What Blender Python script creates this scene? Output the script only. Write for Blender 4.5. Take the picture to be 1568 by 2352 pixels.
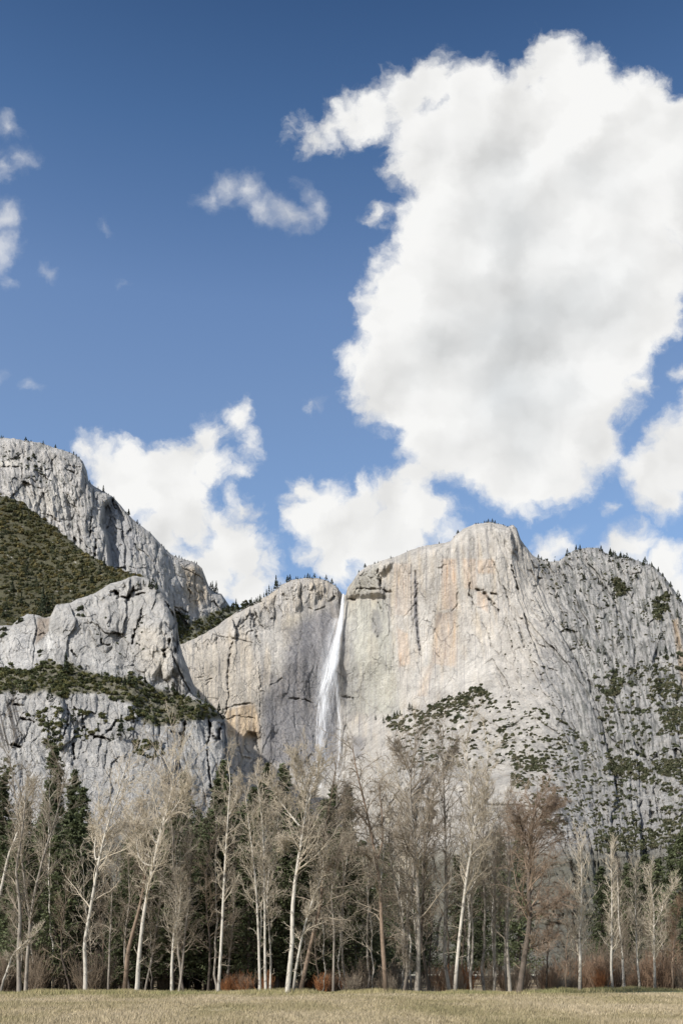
import bpy, math, random
import numpy as np
from mathutils import Vector

# ------------------------------------------------------------------ camera, sky, sun
for o in list(bpy.data.objects): bpy.data.objects.remove(o)
S = bpy.context.scene
COL = S.collection
K = 24.0 / 35.0 / 1568.0        # tangent per traced unit of the photograph (1568 units wide)
HX, HY = 784.0, 2239.0          # looking straight ahead at the horizon
CZ = 1.7
cam = bpy.data.cameras.new('camera')
cam.sensor_fit = 'VERTICAL'; cam.sensor_height = 36.0; cam.sensor_width = 24.0
cam.lens = 35.0; cam.shift_y = (HY - 1176.0) / 2352.0
cam.clip_start = 0.1; cam.clip_end = 20000
camo = bpy.data.objects.new('camera', cam); COL.objects.link(camo)
camo.location = (0, 0, CZ); camo.rotation_euler = (math.pi / 2, 0, 0)
S.camera = camo
S.view_settings.view_transform = 'Standard'; S.view_settings.look = 'None'
S.view_settings.exposure = 0.30; S.view_settings.gamma = 1.0
S.cycles.max_bounces = 6; S.cycles.diffuse_bounces = 2; S.cycles.transparent_max_bounces = 16
S.cycles.use_denoising = True

SUN = Vector((-0.60, -0.54, 0.64)).normalized()       # towards the sun
sun = bpy.data.lights.new('sun', 'SUN'); sun.energy = 4.8; sun.angle = math.radians(0.5); sun.color = (1.0, 0.965, 0.915)
suno = bpy.data.objects.new('sun', sun); COL.objects.link(suno)
suno.rotation_euler = (-SUN).to_track_quat('-Z', 'Y').to_euler()

W = bpy.data.worlds.new('World'); S.world = W; W.use_nodes = True
wt = W.node_tree; wn = wt.nodes; wl = wt.links
for n in list(wn): wn.remove(n)

class NT:
    """small helper to write node maths"""
    def __init__(s, tree): s.t = tree; s.n = tree.nodes; s.l = tree.links
    def put(s, sock, v):
        if hasattr(v, 'is_output') or isinstance(v, bpy.types.NodeSocket): s.l.new(v, sock)
        else: sock.default_value = v
    def m(s, op, a, b=None, c=None, clamp=False):
        n = s.n.new('ShaderNodeMath'); n.operation = op; n.use_clamp = clamp
        s.put(n.inputs[0], a)
        if b is not None: s.put(n.inputs[1], b)
        if c is not None: s.put(n.inputs[2], c)
        return n.outputs[0]
    def v(s, op, a, b=None):
        n = s.n.new('ShaderNodeVectorMath'); n.operation = op
        s.put(n.inputs[0], a)
        if b is not None: s.put(n.inputs[1], b)
        return n.outputs['Value'] if op in ('DISTANCE', 'LENGTH', 'DOT_PRODUCT') else n.outputs[0]
    def xyz(s, a, b, c):
        n = s.n.new('ShaderNodeCombineXYZ')
        for i, q in enumerate((a, b, c)): s.put(n.inputs[i], q)
        return n.outputs[0]
    def noise(s, vec, scale, detail=4, rough=.55, lac=2.0, color=False, dist=0):
        n = s.n.new('ShaderNodeTexNoise'); s.put(n.inputs['Vector'], vec)
        n.inputs['Scale'].default_value = scale; n.inputs['Detail'].default_value = detail
        n.inputs['Roughness'].default_value = rough; n.inputs['Lacunarity'].default_value = lac
        n.inputs['Distortion'].default_value = dist
        return n.outputs['Color'] if color else n.outputs['Fac']
    def ramp(s, fac, stops):
        n = s.n.new('ShaderNodeValToRGB'); s.put(n.inputs[0], fac)
        e = n.color_ramp.elements
        while len(e) < len(stops): e.new(.5)
        for el, (p, c) in zip(e, stops):
            el.position = p; el.color = (c[0], c[1], c[2], 1) if not isinstance(c, (int, float)) else (c, c, c, 1)
        return n.outputs[0]
    def mr(s, x, a, b, c=0., d=1., smooth=True):
        n = s.n.new('ShaderNodeMapRange'); n.interpolation_type = 'SMOOTHSTEP' if smooth else 'LINEAR'
        s.put(n.inputs['Value'], x)
        for nm, q in (('From Min', a), ('From Max', b), ('To Min', c), ('To Max', d)): s.put(n.inputs[nm], q)
        return n.outputs[0]
    def mix(s, f, a, b, mode='MIX'):
        n = s.n.new('ShaderNodeMix'); n.data_type = 'RGBA'; n.blend_type = mode
        s.put(n.inputs[0], f)
        for i, q in ((6, a), (7, b)):
            if isinstance(q, (tuple, list)): q = tuple(q)[:3] + (1,)
            s.put(n.inputs[i], q)
        return n.outputs[2]

N = NT(wt)
sky = wn.new('ShaderNodeTexSky'); sky.sky_type = 'NISHITA'; sky.sun_disc = False
sky.sun_elevation = math.asin(SUN.z); sky.sun_rotation = math.atan2(SUN.x, SUN.y)
sky.altitude = 0; sky.air_density = 1.0; sky.dust_density = 1.0; sky.ozone_density = 3.0
tc = wn.new('ShaderNodeTexCoord')
D_ = tc.outputs['Generated']
sep = wn.new('ShaderNodeSeparateXYZ'); wl.new(D_, sep.inputs[0])
yy = N.m('MAXIMUM', sep.outputs[1], 0.05)
# direction on the celestial sphere -> bearing / height (tangents), in units of 1/1000
cu = N.m('DIVIDE', N.m('DIVIDE', sep.outputs[0], yy), K * 1000)
cv = N.m('DIVIDE', N.m('DIVIDE', sep.outputs[2], yy), K * 1000)
P0 = N.xyz(cu, cv, 0.0)
BL = {
 'big': ((1270,150,78),(1228,190,66),(1330,215,100),(1208,130,20),(1240,95,26),(1290,95,30),(1200,230,66),(1395,225,70),(1460,270,112),(1545,300,100),(1610,420,150),
   (1080,225,78),(1000,205,66),(930,240,70),(860,265,64),(800,270,56),(765,290,42),(725,312,26),(704,302,26),(682,294,24),(664,290,18),(705,335,16),(1150,380,200),(1000,350,120),(1350,400,220),
   (1190,520,255),(1180,700,300),(1320,640,270),(1480,640,95),(1535,690,50),(1610,640,28),(1010,790,190),(950,870,150),(870,850,72),(815,830,42),(1170,900,250),(1290,880,170),
   (1050,1000,130),(1200,1020,150),(1350,1010,90),(1410,940,50),(1450,880,42),(1280,1080,85),(960,1020,60),(940,660,95),(880,690,40),(862,505,26),(990,520,92),(725,925,14),(1470,800,24)),
 'low': ((240,1065,50),(205,1045,32),(300,1110,82),(390,1120,92),(430,1065,46),(480,1000,42),(535,975,36),(560,938,15),(572,1025,26),(470,1070,56),(556,1095,26),
   (410,1180,70),(490,1290,62),(555,1265,66),(605,1285,32),(470,1340,60),(560,1335,52),(590,1180,16),(545,1150,28),(360,1220,60),(620,1345,20),(445,1225,40),(500,1190,34),(520,1230,40),(560,1160,26),(430,1290,50),
   (690,1128,36),(735,1170,66),(700,1190,42),(822,1138,34),(805,1225,86),(740,1250,52),(905,1155,62),(900,1230,88),(985,1195,58),(1030,1170,30),(780,1310,50),(870,1290,62),(965,1110,40)),
 'side': ((1575,1055,92),(1500,1095,72),(1455,1085,42),(1395,1165,14),(1545,1150,50),(1568,870,20),(1572,930,14),(1258,1262,32),(1290,1245,26),(1430,1255,42),(1462,1262,46),(1525,1295,50),(1575,1350,60),(1400,1255,18)),
 'thin': ((484,462,26),(520,440,34),(565,440,32),(600,482,28),(650,482,32),(704,445,20),(712,480,26),(670,495,22),(18,302,22),(38,372,22),(2,380,22),(0,500,34),(8,560,38),(22,632,14),
   (0,865,10),(70,892,8),(112,608,7),(270,640,7),(250,525,9),(740,925,12),(1325,1225,10)),
}
def cloud_distance(vec, blobs, sm):
    d = None
    for (x, y, r) in blobs:
        q = N.v('DISTANCE', vec, ((x - HX) / 1000, (HY - y) / 1000, 0))
        q = N.m('SUBTRACT', q, r / 1000)
        d = q if d is None else N.m('SMOOTH_MIN', d, q, sm)
    return d
warp = N.noise(P0, 5.0, 2, .5, color=True)
wv = N.v('MULTIPLY', N.v('SUBTRACT', warp, (.5, .5, .5)), (.10, .10, 0))
warp2 = N.noise(P0, 24.0, 4, .6, color=True)
wv2 = N.v('MULTIPLY', N.v('SUBTRACT', warp2, (.5, .5, .5)), (.05, .05, 0))
P1 = N.v('ADD', N.v('ADD', P0, wv), wv2)
f1 = N.noise(P1, 13.0, 9, .60)          # billows
f2 = N.noise(P1, 3.0, 3, .5)
bill = N.m('MULTIPLY', N.m('SUBTRACT', f1, .5), .115)
dd = {k: cloud_distance(P1, [(x, y, r * {'low': 1.17, 'thin': 1.25, 'side': 1.16, 'big': 1.03}.get(k, 1)) for x, y, r in b], .022 if k == 'big' else .012) for k, b in BL.items()}
def alpha(d, e, amp=1.0, hi=1.0):
    q = N.m('SUBTRACT', N.m('MULTIPLY', bill, amp), d)
    return N.mr(q, -.014, e + .012, 0, hi)
a_big = alpha(dd['big'], .026, 1.0); a_low = alpha(dd['low'], .026, 1.1); a_side = alpha(dd['side'], .026, .9)
a_thin = alpha(dd['thin'], .055, .75, .80)
# fair-weather cumulus over the rest of the sky, away from the traced ones
g = N.noise(D_, 3.2, 8, .6)
far = N.m('MAXIMUM', N.mr(N.m('ABSOLUTE', cu), .95, 1.15), N.mr(sep.outputs[1], .12, .02))
far = N.m('MAXIMUM', far, N.mr(cv, 2.6, 2.9))
a_far = N.m('MULTIPLY', N.mr(g, .52, .60), N.m('MULTIPLY', far, N.mr(sep.outputs[2], .0, .08)))
al = N.m('MAXIMUM', N.m('MAXIMUM', a_big, a_low), N.m('MAXIMUM', a_side, a_thin))
al = N.m('MAXIMUM', al, a_far)
al = N.m('MULTIPLY', al, N.mr(sep.outputs[1], -.2, .05, .6, 1))
# cumulus shading painted into its colour: thick bases greyer, sunward billows and rims brighter
deep = N.mr(N.m('MULTIPLY', dd['big'], -1.0), .03, .30)
hgt = N.mr(cv, 2.05, 1.05)
grey = N.m('MULTIPLY', deep, N.m('ADD', N.m('MULTIPLY', hgt, .8), N.m('MULTIPLY', N.mr(f2, .38, .62), .55)), clamp=True)
off = N.v('ADD', P1, (-.022, .022, 0))
f1b = N.noise(off, 7.0, 3, .5)
lobe = N.noise(P1, 3.4, 3, .45); lobe2 = N.noise(N.v('ADD', P1, (-.05, .05, 0)), 3.4, 3, .45)
relief = N.m('ADD', N.m('MULTIPLY', N.m('SUBTRACT', N.noise(P1, 7.0, 3, .5), f1b), .16), N.m('MULTIPLY', N.m('SUBTRACT', lobe, lobe2), .62))
rim = N.mr(N.m('MINIMUM', dd['big'], N.m('MINIMUM', dd['low'], dd['side'])), -.09, .0)
relief = N.m('ADD', relief, N.m('MULTIPLY', rim, .03))
val = N.m('SUBTRACT', N.m('ADD', .715, relief), N.m('MULTIPLY', grey, .18))
val = N.m('MINIMUM', val, .76)
ccol = N.mix(grey, (1.0, .998, .985), (.955, .985, 1.0))
ccol = N.v('MULTIPLY', ccol, N.xyz(val, val, val))
SKYS = 0.145
hsv = wn.new('ShaderNodeHueSaturation'); hsv.inputs['Saturation'].default_value = 1.06; hsv.inputs['Value'].default_value = 1.0
wl.new(sky.outputs[0], hsv.inputs['Color'])
ccs = N.v('MULTIPLY', ccol, (1 / SKYS,) * 3)
# vignette and polariser darkening put into the sky colour, deeper with height
elev = N.ramp(sep.outputs[2], [(.0, (.60, .54, .50)), (.42, (.62, .56, .52)), (.50, (.60, .535, .50)), (.558, (.545, .505, .49)), (.60, (.42, .425, .435)), (.647, (.30, .345, .375)), (.70, (.20, .25, .29)), (.9, (.15, .20, .245))])
blue = N.v('MULTIPLY', hsv.outputs[0], N.v('MULTIPLY', elev, (2.0, 2.0, 2.0)))
fin = N.mix(al, blue, ccs)
bg = wn.new('ShaderNodeBackground'); bg.inputs['Strength'].default_value = SKYS
wl.new(fin, bg.inputs['Color'])
wo = wn.new('ShaderNodeOutputWorld'); wl.new(bg.outputs[0], wo.inputs['Surface'])
W.cycles.sampling_method = 'MANUAL'; W.cycles.sample_map_resolution = 512

# ------------------------------------------------------------------ helpers
rng = np.random.default_rng(7)
def pos(X, Y, D):
    X = np.asarray(X, float); Y = np.asarray(Y, float); D = np.asarray(D, float)
    return np.stack([(X - HX) * K * D, D + 0 * X, CZ + (HY - Y) * K * D], -1)
def tag(o, label=None, cat=None, group=None, kind=None):
    if label: o['label'] = label
    if cat: o['category'] = cat
    if group: o['group'] = group
    if kind: o['kind'] = kind
    return o
def mesh(name, V, Q=None, T=None, cols=None, smooth=False, mats=None):
    me = bpy.data.meshes.new(name)
    V = np.ascontiguousarray(V, dtype=np.float32).reshape(-1, 3)
    me.vertices.add(len(V)); me.vertices.foreach_set('co', V.ravel())
    parts = []; st = []; c = 0
    for F, n in ((Q, 4), (T, 3)):
        if F is None or len(F) == 0: continue
        F = np.asarray(F, dtype=np.int32); parts.append(F.ravel())
        st.append(c + n * np.arange(len(F), dtype=np.int32)); c += F.size
    li = np.concatenate(parts); st = np.concatenate(st)
    me.loops.add(len(li)); me.loops.foreach_set('vertex_index', li)
    me.polygons.add(len(st)); me.polygons.foreach_set('loop_start', st)
    if smooth: me.polygons.foreach_set('use_smooth', np.ones(len(st), bool))
    me.update(calc_edges=True); me.validate()
    if cols is not None:
        a = me.color_attributes.new('tint', 'FLOAT_COLOR', 'POINT')
        cc = np.ones((len(V), 4), np.float32); cc[:, :3] = cols
        a.data.foreach_set('color', cc.ravel())
    return me
def obj(name, me, mat=None, parent=None, loc=None):
    o = bpy.data.objects.new(name, me); COL.objects.link(o)
    if mat and me is not None: me.materials.append(mat)
    if parent: o.parent = parent
    if loc is not None: o.location = loc
    return o
def empty(name, loc=(0, 0, 0)):
    o = bpy.data.objects.new(name, None); COL.objects.link(o); o.location = loc; o.empty_display_size = .2
    return o
# gradient noise in numpy
_perm = rng.permutation(4096).astype(np.int64)
_ang = rng.random(4096) * 2 * np.pi
_gx, _gy = np.cos(_ang), np.sin(_ang)
def pn(x, y, seed=0):
    x = np.asarray(x, float) + seed * 37.17; y = np.asarray(y, float) + seed * 11.73
    xi = np.floor(x).astype(np.int64); yi = np.floor(y).astype(np.int64)
    fx = x - xi; fy = y - yi
    def g(i, j, a, b):
        h = _perm[(_perm[i & 4095] + j) & 4095]
        return _gx[h] * a + _gy[h] * b
    u = fx * fx * fx * (fx * (fx * 6 - 15) + 10); v = fy * fy * fy * (fy * (fy * 6 - 15) + 10)
    n00 = g(xi, yi, fx, fy); n10 = g(xi + 1, yi, fx - 1, fy)
    n01 = g(xi, yi + 1, fx, fy - 1); n11 = g(xi + 1, yi + 1, fx - 1, fy - 1)
    return 1.5 * ((n00 * (1 - u) + n10 * u) * (1 - v) + (n01 * (1 - u) + n11 * u) * v)
def fbm(x, y, o=5, g=.5, seed=0):
    s = 0; a = 1; t = 0
    for i in range(o): s = s + a * pn(x * 2 ** i, y * 2 ** i, seed + i * 3); t += a; a *= g
    return s / t
def ridged(x, y, o=4, g=.5, seed=0):
    s = 0; a = 1; t = 0
    for i in range(o): s = s + a * (1 - 2 * np.abs(pn(x * 2 ** i, y * 2 ** i, seed + i * 3))); t += a; a *= g
    return s / t
def cells(x, y, seed=0):
    """cracked slabs: (value per slab, closeness to crack)"""
    xi = np.floor(x).astype(np.int64); yi = np.floor(y).astype(np.int64)
    d1 = np.full(x.shape, 9.); d2 = np.full(x.shape, 9.); val = np.zeros(x.shape)
    for i in (-1, 0, 1):
        for j in (-1, 0, 1):
            h = _perm[(_perm[(xi + i + seed * 91) & 4095] + yi + j) & 4095]
            px = xi + i + (h % 64) / 64.; py = yi + j + ((h // 64) % 64) / 64.
            d = np.hypot(px - x, py - y)
            new = d < d1
            d2 = np.where(new, d1, np.minimum(d2, d)); val = np.where(new, (h % 997) / 997., val); d1 = np.where(new, d, d1)
    return val, d2 - d1
def facets(x, y, seed=0):
    xi = np.floor(x).astype(np.int64); yi = np.floor(y).astype(np.int64)
    d1 = np.full(x.shape, 9.); d2 = np.full(x.shape, 9.); val = np.zeros(x.shape)
    for i in (-1, 0, 1):
        for j in (-1, 0, 1):
            h = _perm[(_perm[(xi + i + seed * 91) & 4095] + yi + j) & 4095]
            ax = x - (xi + i + (h % 64) / 64.); ay = y - (yi + j + ((h // 64) % 64) / 64.)
            d = np.hypot(ax, ay); k = _perm[h]
            f = (k % 97) / 97. - .5 + ax * ((k % 61) / 30. - 1) * 1.1 + ay * ((k % 53) / 26. - 1) * .8
            new = d < d1
            d2 = np.where(new, d1, np.minimum(d2, d)); val = np.where(new, f, val); d1 = np.where(new, d, d1)
    return val, d2 - d1
def ss(x, a, b):
    t = np.clip((x - a) / (b - a), 0, 1); return t * t * (3 - 2 * t)
def inpoly(X, Y, P, soft=0):
    """soft inside test for a polygon"""
    P = np.asarray(P, float); ins = np.zeros(X.shape, bool); dm = np.full(X.shape, 1e9)
    for i in range(len(P)):
        x0, y0 = P[i - 1]; x1, y1 = P[i]
        c = ((y0 > Y) != (y1 > Y))
        ins ^= c & (X < (x1 - x0) * (Y - y0) / ((y1 - y0) if y1 != y0 else 1e-9) + x0)
        if soft:
            dx, dy = x1 - x0, y1 - y0
            t = np.clip(((X - x0) * dx + (Y - y0) * dy) / (dx * dx + dy * dy + 1e-9), 0, 1)
            dm = np.minimum(dm, np.hypot(X - x0 - t * dx, Y - y0 - t * dy))
    if not soft: return ins.astype(float)
    return ss(np.where(ins, dm, -dm), -soft, soft)
def linedist(X, Y, P):
    dm = np.full(X.shape, 1e9)
    for (x0, y0), (x1, y1) in zip(P[:-1], P[1:]):
        dx, dy = x1 - x0, y1 - y0
        t = np.clip(((X - x0) * dx + (Y - y0) * dy) / (dx * dx + dy * dy + 1e-9), 0, 1)
        dm = np.minimum(dm, np.hypot(X - x0 - t * dx, Y - y0 - t * dy))
    return dm
def tps(ctrl):
    """thin plate surface through (X, Y, value)"""
    C = np.array(ctrl, float); p = C[:, :2] / 500.; n = len(p)
    def phi(r): return np.where(r > 1e-9, r * r * np.log(np.maximum(r, 1e-9)), 0)
    A = np.zeros((n + 3, n + 3)); A[:n, :n] = phi(np.hypot(*(p[:, None] - p[None]).transpose(2, 0, 1))) + np.eye(n) * .01
    A[:n, n] = 1; A[:n, n + 1:] = p; A[n, :n] = 1; A[n + 1:, :n] = p.T
    w = np.linalg.solve(A, np.concatenate([C[:, 2], np.zeros(3)]))
    def f(X, Y):
        x = X / 500.; y = Y / 500.; r = w[n] + w[n + 1] * x + w[n + 2] * y
        for i in range(n): r = r + w[i] * phi(np.hypot(x - p[i, 0], y - p[i, 1]))
        return r
    return f
def crop(off, s, pts): return [(off[0] + s * a, off[1] + s * b) for a, b in pts]
def c1(p): return crop((0, 972.2), .2440, p)
def c2(p): return crop((313.6, 1191.7), .32, p)
def c3(p): return crop((0, 1317.), .34, p)
def c4(p): return crop((784., 1160.3), .28, p)
def c5(p): return crop((1160.3, 1191.7), .26, p)
def c6(p): return crop((1066.2, 1568.), .32, p)

# ------------------------------------------------------------------ materials
def new_mat(name):
    m = bpy.data.materials.new(name); m.use_nodes = True
    t = m.node_tree
    for n in list(t.nodes): t.nodes.remove(n)
    h = NT(t); out = t.nodes.new('ShaderNodeOutputMaterial')
    b = t.nodes.new('ShaderNodeBsdfPrincipled'); b.inputs['Roughness'].default_value = .9
    b.inputs['Specular IOR Level'].default_value = .15
    t.links.new(b.outputs[0], out.inputs[0])
    return m, h, b, out
def bump(h, b, height, strength, dist):
    n = h.n.new('ShaderNodeBump'); n.inputs['Strength'].default_value = strength; n.inputs['Distance'].default_value = dist
    h.put(n.inputs['Height'], height); h.l.new(n.outputs[0], b.inputs['Normal'])
def attr(h, name='tint'):
    n = h.n.new('ShaderNodeAttribute'); n.attribute_name = name; return n.outputs['Color']
def geo_pos(h): return h.n.new('ShaderNodeNewGeometry').outputs['Position']
def orand(h): return h.n.new('ShaderNodeObjectInfo').outputs['Random']

def rock_mat():
    m, h, b, _ = new_mat('granite')
    p = geo_pos(h)
    st = h.v('MULTIPLY', p, (1, 1, .22))
    n1 = h.noise(p, .02, 6, .62); n2 = h.noise(st, .11, 6, .65); n3 = h.noise(p, .35, 4, .6)
    mul = h.m('MULTIPLY', h.mr(n1, .3, .7, .80, 1.18, False), h.m('MULTIPLY', h.mr(n2, .3, .7, .80, 1.16, False), h.mr(n3, .3, .7, .80, 1.18, False)))
    c = h.v('MULTIPLY', attr(h), h.xyz(mul, mul, mul))
    # dark cracks and lichen
    w = h.v('ADD', p, h.v('MULTIPLY', h.noise(p, .08, 3, color=True), (14, 14, 14)))
    vo = h.n.new('ShaderNodeTexVoronoi'); vo.feature = 'DISTANCE_TO_EDGE'; vo.inputs['Scale'].default_value = .035
    h.l.new(h.v('MULTIPLY', w, (1, 1, .45)), vo.inputs['Vector'])
    crk = h.m('MULTIPLY', h.mr(vo.outputs['Distance'], .0, .035, 1, 0), h.mr(h.noise(p, .025, 2), .48, .60))
    c = h.mix(h.m('MULTIPLY', crk, .30), c, (.12, .12, .12))
    h.put(b.inputs['Base Color'], c)
    hh = h.m('ADD', h.m('MULTIPLY', h.noise(st, .09, 8, .68), 2.5), h.m('MULTIPLY', h.noise(p, .12, 8, .72), 4.5))
    bump(h, b, h.m('SUBTRACT', hh, h.m('MULTIPLY', crk, 1.2)), 1.0, 1.6)
    return m
ROCK = rock_mat()
def leaf_mat(name, c1_, c2_, use_attr=False, rnd=.35):
    m, h, b, out = new_mat(name)
    p = geo_pos(h)
    f = h.noise(p, .9, 3, .6)
    c = h.mix(f, c1_, c2_)
    if use_attr: c = h.mix(.85, c, attr(h))
    r = h.mr(orand(h), 0, 1, 1 - rnd, 1 + rnd, False)
    g = h.mr(h.noise(p, 2.3, 2), .25, .75, .7, 1.3, False)
    r = h.m('MULTIPLY', r, g)
    c = h.v('MULTIPLY', c, h.xyz(r, r, r))
    h.put(b.inputs['Base Color'], c)
    b.inputs['Roughness'].default_value = .75
    tr = h.n.new('ShaderNodeBsdfTranslucent'); h.l.new(c, tr.inputs['Color'])
    mx = h.n.new('ShaderNodeMixShader'); mx.inputs[0].default_value = .25
    h.l.new(b.outputs[0], mx.inputs[1]); h.l.new(tr.outputs[0], mx.inputs[2]); h.l.new(mx.outputs[0], out.inputs[0])
    return m
OAK = leaf_mat('oak_leaves', (.075, .075, .026), (.13, .115, .04), True, .1)
SHRUB = leaf_mat('shrub_leaves', (.050, .060, .034), (.085, .090, .05), False, .4)
FARCON = leaf_mat('far_conifer_needles', (.030, .042, .026), (.055, .065, .035), False, .35)
PINE = leaf_mat('pine_needles', (.066, .084, .042), (.125, .135, .066), False, .30)
def bark_mat(name, ca, cb, cd, dark=.5, sc=1.0):
    m, h, b, _ = new_mat(name)
    p = geo_pos(h)
    st = h.v('MULTIPLY', p, (1, 1, .35))
    n = h.noise(st, 5.0 * sc, 5, .65)
    c = h.mix(h.mr(n, .3, .7), ca, cb)
    k = h.mr(h.noise(h.v('MULTIPLY', p, (1, 1, .8)), 1.6 * sc, 4, .7), .54, .62)
    c = h.mix(h.m('MULTIPLY', k, dark), c, cd)
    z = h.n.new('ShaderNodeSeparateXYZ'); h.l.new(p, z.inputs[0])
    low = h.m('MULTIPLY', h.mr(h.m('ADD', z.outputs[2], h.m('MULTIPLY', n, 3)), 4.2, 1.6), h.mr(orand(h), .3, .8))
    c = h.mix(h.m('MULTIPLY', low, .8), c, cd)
    h.put(b.inputs['Base Color'], c)
    bump(h, b, n, .6, .03)
    return m
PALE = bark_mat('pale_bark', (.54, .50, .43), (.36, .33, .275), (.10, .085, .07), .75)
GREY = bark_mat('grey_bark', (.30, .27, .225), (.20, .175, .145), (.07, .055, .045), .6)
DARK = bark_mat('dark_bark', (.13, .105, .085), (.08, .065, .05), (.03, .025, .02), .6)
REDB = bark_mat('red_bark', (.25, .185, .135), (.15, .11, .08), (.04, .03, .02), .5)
def twig_mat(name, a, bcol, rnd=.2):
    m, h, b, _ = new_mat(name)
    p = geo_pos(h)
    c = h.mix(h.noise(p, .8, 3), a, bcol)
    r = h.mr(orand(h), 0, 1, 1 - rnd, 1 + rnd, False)
    c = h.v('MULTIPLY', c, h.xyz(r, r, r))
    h.put(b.inputs['Base Color'], c); return m
TW_PALE = twig_mat('pale_twigs', (.47, .41, .32), (.36, .31, .235))
TW_TAN = twig_mat('tan_twigs', (.29, .245, .185), (.20, .165, .125))
TW_BROWN = twig_mat('brown_twigs', (.25, .20, .145), (.18, .14, .10))
TW_RED = twig_mat('red_twigs', (.33, .15, .06), (.22, .10, .05))
TW_RUSTY = twig_mat('weathered_twigs', (.27, .205, .15), (.20, .15, .11))
TW_RUST = twig_mat('rusty_twigs', (.26, .175, .115), (.20, .135, .09))

# ------------------------------------------------------------------ rock masses
def relief(name, Xs, ytop, ybot, ny, depth, colour, jag=3.0, back=220., mat=ROCK, smooth=True):
    """a rock mass: its face as a fine grid, then its top and back sloping away behind"""
    X = np.repeat(Xs[None], ny, 0)
    yt = ytop(Xs); yt = yt + jag * fbm(Xs / 14., Xs * 0 + 3.3, 4, .6, 5)
    t = np.linspace(0, 1, ny)[:, None] ** 1.0
    Y = yt[None] * (1 - t) + ybot(Xs)[None] * t
    D = depth(X, Y, Y - yt[None])
    V = pos(X, Y, D)
    top = V[0]
    rows = []
    for q, dz in ((.08, .01), (.3, -.10), (1, -.5), (1.2, -1.6)):
        r = top.copy(); r[:, 1] += back * q; r[:, 0] *= (1 + back * q / top[:, 1] * .3); r[:, 2] += back * dz; rows.append(r)
    C = colour(X, Y, D)
    V = np.concatenate([np.stack(rows[::-1]), V]); C = np.concatenate([np.repeat(C[:1], 4, 0), C])
    ny2, nx = V.shape[:2]
    i = np.arange((ny2 - 1) * nx).reshape(ny2 - 1, nx)[:, :-1].ravel()
    Q = np.stack([i, i + nx, i + nx + 1, i + 1], -1)
    me = mesh(name, V.reshape(-1, 3), Q, cols=C.reshape(-1, 3), smooth=smooth)
    return obj(name, me, mat), (Xs, yt, ybot(Xs), D)
def ip(pts):
    P = np.array(pts, float); return lambda x: np.interp(x, P[:, 0], P[:, 1])
def sampler(field):
    Xs, yt, yb, D = field
    def f(x, y):
        fx = np.clip((x - Xs[0]) / (Xs[1] - Xs[0]), 0, len(Xs) - 1.001); i = fx.astype(int)
        t = np.clip((y - yt[i]) / (yb[i] - yt[i]), 0, .9999) * (D.shape[0] - 1); j = t.astype(int)
        return D[j, i]
    return f
def rockrelief(x, z, xs, rough, seed, el=1.0):
    """metres of relief (positive = recessed): tilted facets, slabs and cracks at several sizes"""
    w1 = fbm(xs / 45, z / 55, 4, .6, seed + 40); w2 = fbm(xs / 45, z / 55, 4, .6, seed + 50)
    wx = xs + 9 * w1; wz = z + 14 * w2
    r = 0
    for i, (a, b, amp, ck) in enumerate(((70, 170, 15, 2.0), (31, 66, 9, 2.6), (14, 27, 5.0, 1.6), (6.5, 11, 2.4, .8))):
        v, e = facets(wx / a + i * 7.7, wz / (b * el), seed + i)
        r = r + v * amp + np.exp(-(e / .09) ** 2) * ck
    r = r + fbm(wx / 30, wz / 60, 6, .62, seed + 20) * 9 - 5 * ridged(wx / 26, wz / 150, 3, .55, seed)
    return rough * r

# --- falls wall and the right-hand mountain
F1 = tps([(420,1480,1850),(600,1380,1900),(730,1330,1950),(790,1365,1945),(850,1290,1850),(1000,1250,1790),(1130,1205,1760),(1200,1240,1730),
  (450,1600,1750),(600,1550,1800),(700,1500,1815),(785,1500,1845),(850,1500,1790),(950,1500,1740),(1050,1500,1700),(1150,1500,1610),
  (550,1700,1720),(450,1750,1690),(500,1950,1450),(700,1720,1720),(800,1700,1760),(900,1650,1690),(1000,1600,1630),(1100,1570,1570),
  (1280,1290,1820),(1340,1260,1900),(1450,1280,1850),(1568,1390,1700),(1660,1430,1600),(1250,1450,1600),(1350,1500,1570),(1450,1500,1500),(1568,1550,1390),(1660,1600,1330),
  (1200,1650,1350),(1400,1700,1230),(1568,1700,1130),(1000,1720,1380),(1200,1800,1040),(1400,1850,930),(1568,1900,850),(1660,1850,850),
  (880,1770,1290),(1000,1785,1230),(1000,1880,1150),(700,1850,1590),(500,1850,1560),(560,2000,1300),(1200,1900,850),(1400,1960,760),
  (380,2238,420),(600,2238,420),(900,2238,420),(1200,2238,400),(1500,2238,400),(1660,2238,400)])
top1 = ip([(360,1500),(412,1478),(440,1470),(470,1455),(500,1437),(520,1421),(545,1405),(570,1390),(600,1376),(620,1365),(648,1342),(668,1332),(700,1327),(730,1328),(750,1333),(770,1344),(783,1361),(788,1368),(794,1366),(798,1350),
  (808,1338),(822,1316),(842,1300),(866,1292),(880,1286),(905,1280),(940,1264),(980,1252),(1020,1247),(1034,1243),(1046,1228),(1066,1214),(1090,1203),(1125,1199),(1150,1204),(1165,1210),(1177,1205),(1186,1214),(1195,1240),(1212,1262),(1222,1275),(1240,1284),
  (1262,1290),(1284,1287),(1300,1275),(1320,1262),(1345,1258),(1372,1258),(1390,1270),(1410,1276),(1440,1280),(1470,1290),(1500,1300),(1525,1325),(1545,1352),(1568,1386),(1600,1420),(1670,1450)])
def tilt1(X): return .5 * ss(X, 1010, 1290) - .36 * ss(X, 1290, 1500)
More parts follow.
